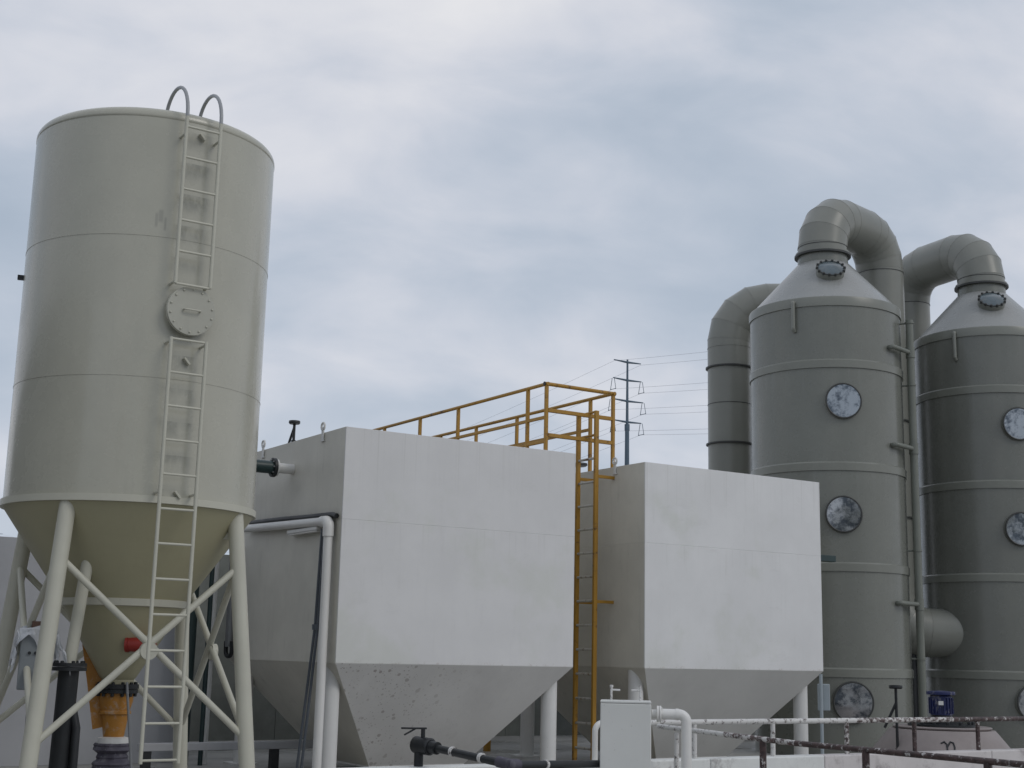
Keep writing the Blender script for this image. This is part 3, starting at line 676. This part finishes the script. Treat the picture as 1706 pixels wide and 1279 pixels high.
# ------------------------------------------------------------------ scrubbers
def pol(az_deg, dist): return Vector((math.sin(R(az_deg)) * dist, math.cos(R(az_deg)) * dist, 0))
S1 = pol(45.91, 23.0); S2 = pol(52.27, 25.6); CR = 1.242
def port(parent, c, n, rad, name='porthole', glass='porthole', proud=0.05, nb=0, dome=0.0):
    o = MB().tube([c - n * 0.12, c + n * proud], rad * 1.02, 44).build(name, 'band', parent, ang=20, bevel=0.004, seg=1, keep=True)
    prof = [c + n * (proud + 0.002)]
    m = MB(); u = n.orthogonal().normalized(); w_ = n.cross(u); rings = 5
    base = len(m.v); m.v.append(c + n * (proud + 0.012 + dome))
    for k_ in range(1, rings + 1):
        rr = rad * 0.93 * k_ / rings
        for i in range(40):
            a = 2 * math.pi * i / 40; m.v.append(c + n * (proud + 0.012 + dome * (1 - (k_ / rings) ** 2)) + (u * math.cos(a) + w_ * math.sin(a)) * rr)
    for i in range(40): m.f.append((0, 1 + i, 1 + (i + 1) % 40))
    for k_ in range(rings - 1):
        for i in range(40):
            a_, b_ = 1 + k_ * 40 + i, 1 + k_ * 40 + (i + 1) % 40
            m.f.append((a_, a_ + 40, b_ + 40, b_))
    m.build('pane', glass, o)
    MB().torus(c + n * (proud + 0.006), n, rad * 0.97, rad * 0.055, 44, 8).build('gasket', 'duct_ring', o)
    if nb: bolts(o, c + n * (proud + 0.012), n, rad * 1.0, nb, 0.022, 'duct_ring')
    return o
def scrubber(C, mat, label, port_az, roof_az):
    toc = Vector((-C.x, -C.y, 0)).normalized(); sd_ = Vector((-toc.y, toc.x, 0))
    t = thing('gas_scrubber', C, label, 'scrubber', 'grey gas scrubbers')
    zs = [0.0, 1.275, 2.885, 4.46, 6.115, 7.10]
    for i in range(5):
        MB().lathe([(CR - 0.02, zs[i] + 0.002), (CR, zs[i] + 0.002), (CR, zs[i + 1] - 0.002), (CR - 0.02, zs[i + 1] - 0.002)], C, 112).build('shell_course', mat, t, ang=12)
        if 0 < i: MB().lathe([(CR - 0.01, zs[i] - 0.075), (CR + 0.020, zs[i] - 0.075), (CR + 0.024, zs[i] + 0.042), (CR + 0.002, zs[i] + 0.066), (CR - 0.01, zs[i] + 0.066)], C, 112).build('stiffening_band', 'band', t, ang=30)
    MB().lathe([(CR - 0.01, 7.06), (CR + 0.018, 7.06), (CR + 0.02, 7.19), (CR + 0.010, 7.215), (CR - 0.02, 7.222)], C, 112).build('top_rim', 'band', t, ang=30)
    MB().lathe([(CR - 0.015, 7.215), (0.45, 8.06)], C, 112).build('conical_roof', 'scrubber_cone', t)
    MB().lathe([(0.46, 8.05), (0.425, 8.07), (0.418, 8.215)], C, 72).build('neck', 'scrubber', t, ang=40)
    MB().lathe([(0.41, 8.215), (0.475, 8.216), (0.475, 8.25), (0.41, 8.251)], C, 72).build('neck_flange', 'duct_ring', t)
    for z, da, rad in ((5.49, 3.3, 0.285), (3.69, 1.4, 0.285), (0.83, 4.7, 0.31)):
        n = toc * math.cos(R(port_az + da)) + sd_ * math.sin(R(port_az + da))
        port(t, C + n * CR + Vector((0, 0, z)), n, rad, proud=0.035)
    # bolted manhole low on the roof cone
    n0 = toc * math.cos(R(roof_az)) + sd_ * math.sin(R(roof_az)); sl = Vector((0, 0, 0.79)) + n0 * 0.845; sl.normalize()
    sl = (n0 * 0.845 + Vector((0, 0, 0.78))).normalized()
    port(t, C + n0 * 0.72 + Vector((0, 0, 7.72)), sl, 0.225, 'roof_manhole', 'manhole_glass', 0.12, 14, 0.05)
    for a in (-22,):
        n = toc * math.cos(R(a)) + sd_ * math.sin(R(a)); s_ = n.cross(Vector((0, 0, 1)))
        p = C + n * (CR + 0.02)
        MB().tube(path([p + Vector((0, 0, 7.14)), p + n * 0.04 + Vector((0, 0, 7.14)), p + n * 0.04 + Vector((0, 0, 6.70)), p + Vector((0, 0, 6.66))], 0.02, 4), 0.032, 12).build('lifting_bar', 'band', t)
    return t, toc, sd_
k = NT('manhole_glass'); k.base(k.mix(k.ramp(k.noise(3, 4), 0.4, 0.6), (0.06, 0.085, 0.095), (0.10, 0.13, 0.145))); k.b.inputs['Roughness'].default_value = 0.12
k.b.inputs['Coat Weight'].default_value = 0.6; MATS['manhole_glass'] = k.m
sa, toc1, sd1 = scrubber(S1, 'scrubber', 'grey plastic scrubber tower directly behind the smaller off-white tank', 9, 9)
sb, toc2, sd2 = scrubber(S2, 'scrubber_b', 'dark grey plastic scrubber tower with the low round duct entering its side', 20, 12)

def duct(name, pts, rad, br, label, seg=4, rings=(), group=None):
    """segmented duct: straight lengths and mitred elbow gores, each its own piece"""
    t = thing(name, Vector(pts[0]), label, 'duct', group)
    P = [Vector(pts[0])]
    for i in range(1, len(pts) - 1): P += arc(pts[i - 1], pts[i], pts[i + 1], br, seg)
    P.append(Vector(pts[-1]))
    # gore polyline: joints at these points with mitre planes
    d = [(P[i + 1] - P[i]).normalized() for i in range(len(P) - 1)]
    u = d[0].orthogonal().normalized(); n = 56
    ringsv = []
    for i in range(len(P)):
        tn = d[0] if i == 0 else d[-1] if i == len(P) - 1 else (d[i - 1] + d[i]).normalized()
        seg_ = d[0] if i == 0 else d[i - 1]
        u = (u - seg_ * u.dot(seg_)).normalized(); w_ = seg_.cross(u); ring = []
        for j in range(n):
            a = 2 * math.pi * j / n; o = (u * math.cos(a) + w_ * math.sin(a)) * rad
            ring.append(P[i] + o - seg_ * (o.dot(tn) / max(0.05, seg_.dot(tn))))
        ringsv.append(ring)
        if 0 < i < len(P) - 1:
            ax = d[i - 1].cross(d[i])
            if ax.length > 1e-6: u = Matrix.Rotation(d[i - 1].angle(d[i]), 3, ax.normalized()) @ u
    for i in range(len(P) - 1):
        m = MB(); m.v = [v.copy() for v in ringsv[i]] + [v.copy() for v in ringsv[i + 1]]
        m.f = [(j, (j + 1) % n, (j + 1) % n + n, j + n) for j in range(n)]
        L = (P[i + 1] - P[i]).length
        m.build('elbow_gore' if L < 0.75 * br else 'duct_length', 'duct', t)
        if i and not (d[i - 1] - d[i]).length < 1e-3 or False:
            tn = (d[i - 1] + d[i]).normalized()
            b = MB(); ring = ringsv[i]; c_ = P[i]
            bb = [c_ + (v - c_) * 1.001 for v in ring]
            b.tube(bb + [bb[0]], 0.0032, 6, cap=False); b.build('weld_seam', 'duct', t)
    for p, nrm, r_, mt, th in rings:
        p = Vector(p); nrm = Vector(nrm).normalized()
        MB().tube([p - nrm * th, p + nrm * th], r_, 56).build('collar', mt, t)
    return t
dr = 0.415
V1 = Vector((18.35, 16.38, 0)); u12 = (V1 - S1).normalized()
zt = 8.985
e2 = (Vector((S2.x, S2.y, 0)) + toc2 * 0.50 + sd2 * 0.02 - V1).normalized()
elb = 1.95
dt = duct('exhaust_duct', [S1 + Vector((0, 0, 8.253)), S1 + Vector((0, 0, zt)), V1 + Vector((0, 0, zt)), V1 + Vector((0, 0, elb)), V1 + (e2 * 1.25) + Vector((0, 0, elb))], dr, 0.60,
     'grey segmented duct arching off the first scrubber and down into the side of the second', 4,
     rings=[(S1 + Vector((0, 0, 8.27)), (0, 0, 1), 0.455, 'duct', 0.018), (S1 + Vector((0, 0, 8.385)), (0, 0, 1), 0.421, 'duct_ring', 0.005), (V1 + Vector((0, 0, 8.32)), (0, 0, 1), 0.422, 'duct_ring', 0.006), (V1 + Vector((0, 0, 5.6)), (0, 0, 1), 0.45, 'duct_ring', 0.012), (V1 + Vector((0, 0, 3.9)), (0, 0, 1), 0.45, 'duct_ring', 0.012)])
V2 = Vector((20.49, 17.60, 0))
duct('exhaust_duct', [S2 + Vector((0, 0, 8.253)), S2 + Vector((0, 0, zt)), V2 + Vector((0, 0, zt)), V2 + Vector((0, 0, 0.0))], dr, 0.60,
     'grey segmented duct arching off the dark grey scrubber and dropping behind it', 4,
     rings=[(S2 + Vector((0, 0, 8.27)), (0, 0, 1), 0.455, 'duct', 0.018), (S2 + Vector((0, 0, 8.385)), (0, 0, 1), 0.421, 'duct_ring', 0.005), (V2 + Vector((0, 0, 8.32)), (0, 0, 1), 0.422, 'duct_ring', 0.006), (V2 + Vector((0, 0, 6.9)), (0, 0, 1), 0.45, 'duct_ring', 0.012)])
V3 = pol(41.92, 26.0); V4 = V3 + Vector((0.80, -0.60, 0)).normalized() * 2.0; zt3 = 8.22
duct('supply_duct', [V3, V3 + Vector((0, 0, zt3)), V4 + Vector((0, 0, zt3)), V4], dr, 0.75,
     'grey vertical duct with dark collars behind the smaller off-white tank', 4,
     rings=[(V3 + Vector((0, 0, 7.33)), (0, 0, 1), 0.421, 'duct', 0.006), (V3 + Vector((0, 0, 6.94)), (0, 0, 1), 0.455, 'duct_ring', 0.014), (V3 + Vector((0, 0, 6.22)), (0, 0, 1), 0.422, 'duct_ring', 0.005), (V3 + Vector((0, 0, 5.45)), (0, 0, 1), 0.455, 'duct_ring', 0.014), (V3 + Vector((0, 0, 3.9)), (0, 0, 1), 0.455, 'duct_ring', 0.014)])
# vertical spray pipe on the right flank of the first scrubber
pa = S1 + (toc1 * math.cos(R(78)) + sd1 * math.sin(R(78))) * (CR + 0.16)
spp = thing('spray_pipe', pa, 'thin grey-green spray pipe running up the flank of the first scrubber', 'pipe')
MB().tube([pa, pa + Vector((0, 0, 7.0))], 0.062, 18).build('riser', 'pipe_green_grey', spp)
n_ = (pa - S1).normalized()
for z in (6.45, 4.85, 2.35):
    q = S1 + (toc1 * math.cos(R(56)) + sd1 * math.sin(R(56))) * (CR - 0.02) + Vector((0, 0, z))
    MB().tube(path([q, q + toc1 * 0.20 + sd1 * 0.02, pa + Vector((0, 0, z))], 0.05, 5), 0.038, 14).build('branch', 'pipe_green_grey', spp)
    MB().tube([pa + Vector((0, 0, z - 0.09)), pa + Vector((0, 0, z + 0.09))], 0.074, 18).build('tee', 'pipe_green_grey', spp)
for z in (6.95, 5.9, 3.2, 1.5):
    MB().tube([pa + Vector((0, 0, z - 0.012)), pa + Vector((0, 0, z + 0.012))], 0.075, 18).build('pipe_clamp', 'pipe_green_grey', spp)
    MB().tube([pa + Vector((0, 0, z)), pa - n_ * 0.19 + Vector((0, 0, z))], 0.016, 8).build('clamp_arm', 'pipe_green_grey', spp)
# drain pipe under the low duct elbow
tag(MB().tube([V1 + Vector((0.28, -0.2, 0)), V1 + Vector((0.28, -0.2, 1.62))], 0.075, 16).build('drain_pipe', 'black'), 'black drain pipe under the low duct elbow between the scrubbers', 'pipe')

# ------------------------------------------------------------------ pump sump in front of the scrubbers
SU = pol(50.05, 18.6); suc = Vector((-SU.x, -SU.y, 0)).normalized(); sus = Vector((-suc.y, suc.x, 0))
sp_ = thing('pump_sump', SU, 'low brownish round pump sump with sloping shoulder in front of the scrubbers', 'sump')
MB().lathe([(0.98, 0.0), (0.86, 0.36), (0.68, 0.58), (0.64, 0.625), (0.0, 0.63)], SU, 64).build('shell', 'sump_brown', sp_, ang=25)
MB().lathe([(0.0, 0.633), (0.60, 0.633), (0.61, 0.65), (0.60, 0.66), (0.0, 0.66)], SU, 64).build('lid', 'sump_brown', sp_, ang=25)
# dark painted mark on its side
mk = MB(); 
def mpt(x, z):
    z += 0.145; rr = 0.86 - (z - 0.36) * 0.82 + 0.004 if z > 0.36 else 0.98 - z * 0.333 + 0.004
    a = math.asin(x / rr); return SU + (suc * math.cos(a) + sus * math.sin(a)) * rr + Vector((0, 0, z))
for st_ in ([(-0.02, 0.34), (0.02, 0.36), (0.05, 0.33), (0.055, 0.27), (0.05, 0.22)], [(0.055, 0.30), (0.09, 0.36), (0.125, 0.35), (0.14, 0.30), (0.135, 0.22)], [(0.10, 0.225), (0.165, 0.22)], [(0.02, 0.22), (0.08, 0.22)]):
    mk.tube([mpt(*q) for q in st_], 0.010, 8)
mk.build('painted_mark', 'black', sp_)
PM = SU + sus * 0.0 + suc * 0.05
pm = thing('pump_motor', PM + Vector((0, 0, 0.661)), 'blue vertical pump motor with flat fan cap on the brown sump', 'pump')
MB().lathe([(0.0, 0.662), (0.42, 0.662), (0.42, 0.69), (0.0, 0.69)], PM, 40).build('base_flange', 'black', pm)
bolts(pm, PM + Vector((0, 0, 0.70)), (0, 0, 1), 0.37, 14, 0.024, 'black')
MB().lathe([(0.0, 0.69), (0.24, 0.69), (0.24, 0.73), (0.13, 0.74), (0.125, 0.80), (0.0, 0.80)], PM, 32).build('pedestal', 'black', pm)
MB().lathe([(0.0, 0.80), (0.135, 0.80), (0.135, 1.03), (0.12, 1.045), (0.0, 1.045)], PM, 32).build('motor_body', 'blue', pm, ang=40)
for i in range(20):
    a = 2 * math.pi * i / 20; d_ = Vector((math.cos(a), math.sin(a), 0)); MB().obox(PM + d_ * 0.143 + Vector((0, 0, 0.915)), d_, Vector((0, 0, 1)).cross(d_), (0, 0, 1), 0.022, 0.008, 0.20).build('cooling_fin', 'blue', pm, smooth=False)
MB().lathe([(0.0, 1.05), (0.175, 1.05), (0.18, 1.065), (0.175, 1.09), (0.03, 1.10), (0.0, 1.10)], PM, 36).build('fan_cap', 'blue', pm, ang=35)
MB().obox(PM + suc * 0.165 + Vector((0, 0, 0.95)), sus, suc, (0, 0, 1), 0.06, 0.01, 0.05).build('name_plate', 'pvc_white', pm, smooth=False)
vv = pol(48.35, 18.0)
va = handwheel_valve('handwheel_valve', vv + Vector((0, 0, 0.0)), 1.13, 'tall black handwheel valve with a slanted brace beside the blue pump', (-0.10, 0.11, 0.64), 0.085)
# pale blue-grey cabinet on a thin post behind the tank leg
ex = pol(45.55, 17.6); bx_ = thing('electrical_box', ex, 'pale blue-grey electrical box on a thin post beside the scrubber porthole', 'electrical box')
bc = Vector((-ex.x, -ex.y, 0)).normalized(); bs_ = Vector((-bc.y, bc.x, 0))
MB().tube([ex - bs_ * 0.03 + bc * 0.10, ex - bs_ * 0.03 + bc * 0.10 + Vector((0, 0, 1.28))], 0.022, 10).build('post', 'blue_grey_box', bx_)
MB().obox(ex + Vector((0, 0, 1.0)), bs_, bc, (0, 0, 1), 0.15, 0.12, 0.32).build('cabinet', 'blue_grey_box', bx_, bevel=0.01)

# ------------------------------------------------------------------ dike wall and railings in front
dk = thing('dike_wall', (5.0, 9.5, 0), 'low whitewashed dike wall carrying the chipped white railing', 'wall')
for x0, x1, mt in ((3.6, 6.2, 'dike_white'), (6.2, 8.2, 'dike_white'), (8.2, 9.6, 'dike_white'), (9.6, 12.0, 'dike_pink'), (12.0, 14.4, 'dike_pink'), (14.4, 17.5, 'dike_pink')):
    MB().box((x0 + 0.003, 9.42, 0.0), (x1 - 0.003, 9.58, 0.575)).build('wall_block', mt, dk, bevel=0.012)
ra = thing('railing', (10, 9.5, 0.58), 'chipped white pipe railing along the top of the low dike wall', 'railing')
RA = 0.885
segs = ((6.55, 7.9, 'rail_white'), (7.9, 9.2, 'rail_white'), (9.2, 10.1, 'rail_white'), (10.1, 11.5, 'rail_mixed'), (11.5, 13.2, 'rail_rust'), (13.2, 17.0, 'rail_rust'))
MB().tube(path([(6.99, 9.5, 0.576), (6.99, 9.5, RA), (7.2, 9.5, RA)], 0.07, 6), 0.025, 14).build('end_bend', 'pvc_white', ra)
for x0, x1, mt in segs: MB().tube([(max(x0, 7.2), 9.5, RA), (x1, 9.5, RA)], 0.025, 14).build('rail', mt, ra)
for x, mt in ((8.08, 'rail_white'), (9.02, 'rail_white'), (9.98, 'rail_mixed'), (10.93, 'rail_rust'), (11.89, 'rail_rust'), (12.85, 'rail_rust'), (14.2, 'rail_rust')):
    MB().tube([(x, 9.5, 0.575), (x, 9.5, RA - 0.02)], 0.022, 12).build('post', mt, ra)
rb = thing('railing', (7.593, 7.5, 0), 'low rusty brown pipe railing running towards the viewer from the dike wall', 'railing')
RBX, RBZ = 7.593, 0.825
for y0, y1, mt in ((9.40, 8.55, 'rail_white'), (8.55, 7.75, 'rail_mixed'), (7.75, 6.9, 'rail_rust'), (6.9, 3.0, 'rail_rust')):
    z_ = lambda y: RBZ + (0.035 * max(0, (y - 7.8)) / 1.6)
    MB().tube([(RBX, y0, z_(y0)), (RBX, y1, z_(y1))], 0.022, 14).build('rail', mt, rb)
for y, mt in ((9.16, 'rail_white'), (8.11, 'rail_rust'), (7.05, 'rail_rust'), (6.0, 'rail_rust'), (4.9, 'rail_rust'), (3.1, 'rail_rust')):
    MB().tube([(RBX, y, 0.0), (RBX, y, RBZ - 0.005)], 0.021 if y > 9 else 0.027, 12).build('post', mt, rb)

# white dosing box with two little posts and a flanged pipe
bxp = Vector((6.71, 8.715, 0)); bcam = Vector((-bxp.x, -bxp.y, 0)).normalized(); bsd = Vector((-bcam.y, bcam.x, 0)); bct = bxp - bcam * 0.16
db = thing('white_box_tank', bct, 'small white steel box tank with two short posts on top', 'tank')
MB().obox(bct + Vector((0, 0, 0.54)), bsd, bcam, (0, 0, 1), 0.40, 0.32, 1.08).build('body', 'box_white', db, bevel=0.008)
MB().obox(bct + Vector((0, 0, 1.09)), bsd, bcam, (0, 0, 1), 0.401, 0.321, 0.016).build('lid', 'box_white', db, bevel=0.004)
for s, dr_ in ((-0.115, 1), (0.115, -1)):
    q = bct + bsd * s + Vector((0, 0, 1.098))
    o = MB().tube([q, q + Vector((0, 0, 0.10))], 0.010, 12).build('post', 'rail_white', db)
    MB().lathe([(0, 0.10), (0.014, 0.10), (0.015, 0.118), (0, 0.12)], q, 10).build('cap', 'rail_white', o)
    MB().tube([q + Vector((0, 0, 0.082)), q + bsd * dr_ * 0.07 + Vector((0, 0, 0.08))], 0.008, 10).build('handle', 'rail_white', o)
fq = bct + bsd * 0.205 + Vector((0, 0, 1.0))
op = thing('outlet_pipe', fq, 'white flanged outlet pipe with elbow leaving the small white box tank', 'pipe')
MB().tube([fq + bsd * 0.001, fq + bsd * 0.05], 0.035, 18).build('neck', 'pvc_white', op)
MB().tube([fq + bsd * 0.04, fq + bsd * 0.058], 0.064, 28).build('flange', 'pvc_white', op, ang=20, bevel=0.003, seg=1, keep=True)
MB().tube([fq + bsd * 0.061, fq + bsd * 0.077], 0.064, 28).build('flange', 'pvc_white', op, ang=20, bevel=0.003, seg=1, keep=True)
MB().tube(path([fq + bsd * 0.077, fq + bsd * 0.275, fq + bsd * 0.275 + Vector((0, 0, -1.0))], 0.06, 7), 0.042, 18).build('pipe_run', 'pvc_white', op)
MB().tube([fq + bsd * 0.19, fq + bsd * 0.215], 0.046, 18).build('socket', 'pvc_white', op)
bolts(op, fq + bsd * 0.08, bsd, 0.052, 6, 0.006, 'plain_white')
# black pipe with lever valve running along the dike
bp = thing('black_pipe', (5.34, 9.45, 0.575), 'black plastic pipe with a lever valve lying on the low dike wall', 'pipe')
MB().tube([(5.30, 9.50, 0.575), (5.30, 9.50, 0.70)], 0.036, 18).build('riser', 'black', bp)
MB().tube([(5.30, 9.56, 0.735), (5.335, 9.37, 0.728)], [0.066, 0.066], 22).build('valve_body', 'black', bp, ang=20, bevel=0.012, seg=1, keep=True)
MB().tube([(5.335, 9.37, 0.728), (5.35, 9.30, 0.722)], 0.048, 18).build('valve_nut', 'black', bp)
MB().tube([(5.31, 9.46, 0.78), (5.31, 9.46, 0.86)], 0.017, 12).build('valve_stem', 'black', bp)
MB().obox((5.25, 9.50, 0.862), Vector((0.93, -0.36, 0)), Vector((0.36, 0.93, 0)), (0, 0, 1), 0.20, 0.03, 0.014).build('lever', 'black', bp, bevel=0.003)
MB().obox((5.22, 9.51, 0.835), Vector((0.82, -0.3, 0.48)), Vector((0.36, 0.93, 0)), Vector((-0.45, 0.17, 0.87)), 0.10, 0.025, 0.012).build('lever', 'black', bp, bevel=0.003)
MB().tube(path([(5.345, 9.32, 0.722), (5.45, 8.42, 0.665), (6.63, 8.95, 0.604)], 0.05, 5), 0.030, 16).build('pipe_run', 'black', bp)
MB().tube([(5.43, 8.55, 0.679), (5.45, 8.43, 0.668), (5.54, 8.46, 0.661)], 0.041, 16).build('elbow', 'purple_wrap', bp)
for (x, y, z_, dx, dy) in ((5.37, 9.10, 0.712, 0.117, -0.99), (5.41, 8.75, 0.69, 0.117, -0.99), (5.88, 8.613, 0.643, 0.91, 0.41)):
    MB().tube([(x - dx * 0.015, y - dy * 0.015, z_), (x + dx * 0.015, y + dy * 0.015, z_)], 0.037, 16).build('pipe_clamp', 'rail_white', bp)
MB().tube([(6.1, 8.71, 0), (6.1, 8.71, 0.615)], 0.02, 10).build('prop', 'black', bp)

# ------------------------------------------------------------------ neighbouring shed and trees on the yard's other side
paint('shed_cladding', (0.085, 0.09, 0.088), 0.6, 0.1, 0.3)
sh = thing('shed', (-7.5, 20, 0), 'dark grey clad shed on the far side of the silo', 'shed')
for i in range(8): MB().box((-11.0, 8.0 + i * 3 + 0.01, 0), (-5.0, 8.0 + i * 3 + 2.99, 6.2)).build('cladding_bay', 'shed_cladding', sh, smooth=False)
MB().prism([(-11.3, 7.8, 6.2), (-4.7, 7.8, 6.2), (-8.0, 7.8, 7.2)], (0, 1, 0), 24.4).build('roof', 'shed_cladding', sh, smooth=False)
k = NT('leaf'); k.base(k.mix(k.ramp(k.noise(2.5, 3), 0.35, 0.65), (0.035, 0.06, 0.022), (0.085, 0.125, 0.045))); k.b.inputs['Roughness'].default_value = 0.6; MATS['leaf'] = k.m
paint('bark', (0.10, 0.08, 0.06), 0.8, 0.2)
tb = MB(); tk = MB(); rnd = random.Random(5)
for i in range(13):
    bx, by = -62 + i * 6.6 + rnd.uniform(-1.5, 1.5), -30 - (i % 3) * 4 + rnd.uniform(-2, 2) - max(0, i - 5) * 1.2; H = rnd.uniform(10.0, 15.5)
    tk.tube([(bx, by, 0), (bx + 0.2, by, H * 0.4), (bx, by + 0.2, H * 0.8)], [0.22, 0.16, 0.05], 7)
    cl = [(Vector((bx + rnd.gauss(0, 1.3), by + rnd.gauss(0, 1.3), H * rnd.uniform(0.35, 0.95))), rnd.uniform(0.7, 1.6)) for _ in range(16)]
    for c_, r_ in cl:
        for _ in range(70):
            d_ = Vector((rnd.gauss(0, 1), rnd.gauss(0, 1), rnd.gauss(0, 0.8))).normalized() * r_ * rnd.uniform(0.5, 1.05); p = c_ + d_
            u_ = Vector((rnd.uniform(-1, 1), rnd.uniform(-1, 1), rnd.uniform(-1, 1))).normalized(); w_ = u_.orthogonal().normalized(); z_ = rnd.uniform(0.14, 0.30)
            tb.add([p - u_ * z_, p + w_ * z_ * 0.6, p + u_ * z_, p - w_ * z_ * 0.6], [(0, 1, 2, 3)])
tr = thing('tree_belt', (-20, -34, 0), 'belt of leafy trees across the yard facing the tanks', 'trees'); tr['kind'] = 'stuff'
tb.build('foliage', 'leaf', tr, smooth=False); tk.build('trunks', 'bark', tr)

# ------------------------------------------------------------------ power line
def pylon(base, hgt, label, sc_=1.0, detail=True):
    base = Vector(base); t = thing('power_pylon', base, label, 'pylon', 'power pylons')
    top = base + Vector((0, 0, hgt))
    MB().tube([base, base + Vector((0, 0, 29.8))], [0.42, 0.27], 16).build('mast', 'pole_blue', t)
    MB().tube([base + Vector((0, 0, 29.8)), top], [0.19, 0.12], 12).build('mast_top', 'pole_blue', t)
    MB().tube([base + Vector((0, 0, 29.4)), base + Vector((0, 0, 30.2))], 0.33, 16).build('mast_flange', 'pole_blue', t)
    att = []
    for z, L, ins in ((hgt - 0.35, 2.15, False), (35.9, 2.25, True), (33.2, 2.55, True), (30.5, 2.25, True)):
        for s in (-1, 1):
            MB().tube([base + Vector((0, 0, z - 0.02)), base + Vector((s * L, 0, z + 0.06))], [0.15, 0.07], 8).build('cross_arm', 'pole_blue', t)
            tip = base + Vector((s * L, 0, z + 0.05))
            if ins and detail:
                for dy in (-0.55, 0.55): MB().tube([tip + Vector((0, dy * 0.4, -0.05)), tip + Vector((0, dy, -1.45))], 0.04, 6).build('insulator', 'pole_blue', t)
                MB().tube([tip + Vector((0, -0.6, -1.47)), tip + Vector((0, 0.6, -1.47))], 0.04, 6).build('clamp', 'pole_blue', t)
            att.append(tip + Vector((0, 0, -1.47 if ins else -0.15)))
    return att
PB = pol(37.585, 170.0); PF = Vector((PB.x + 1.5, 495.0, 0)); PN = Vector((PB.x - 0.5, -190.0, 0))
aB = pylon(PB, 38.6, 'slender blue-grey power pylon with four cross arms beyond the tanks')
aF = pylon(PF, 38.6, 'tiny distant power pylon above the low grey tank behind the silo', detail=False)
aN = [p + (PN - PB) for p in aB]
def wire(p, q, sag, label, group):
    n = 40; pts = [p.lerp(q, i / n) - Vector((0, 0, sag * 4 * (i / n) * (1 - i / n))) for i in range(n + 1)]
    tag(MB().tube(pts, 0.0145, 5, cap=False, mitre=False).build('power_line', 'wire'), label, 'power line', group)
arm_names = ('top', 'second', 'third', 'lowest')
for i, p in enumerate(aB):
    arm = arm_names[i // 2]; tip = ('silo-side', 'scrubber-side')[i % 2]
    wire(p, aF[i], 11.0, f'thin power line leading away behind the yellow railing from the pylon {arm} arm, {tip} tip', 'power lines beyond the near pylon')
    wire(p, aN[i], 9.5, f'thin power line running behind the scrubbers from the pylon {arm} arm, {tip} tip', 'power lines behind the scrubbers')
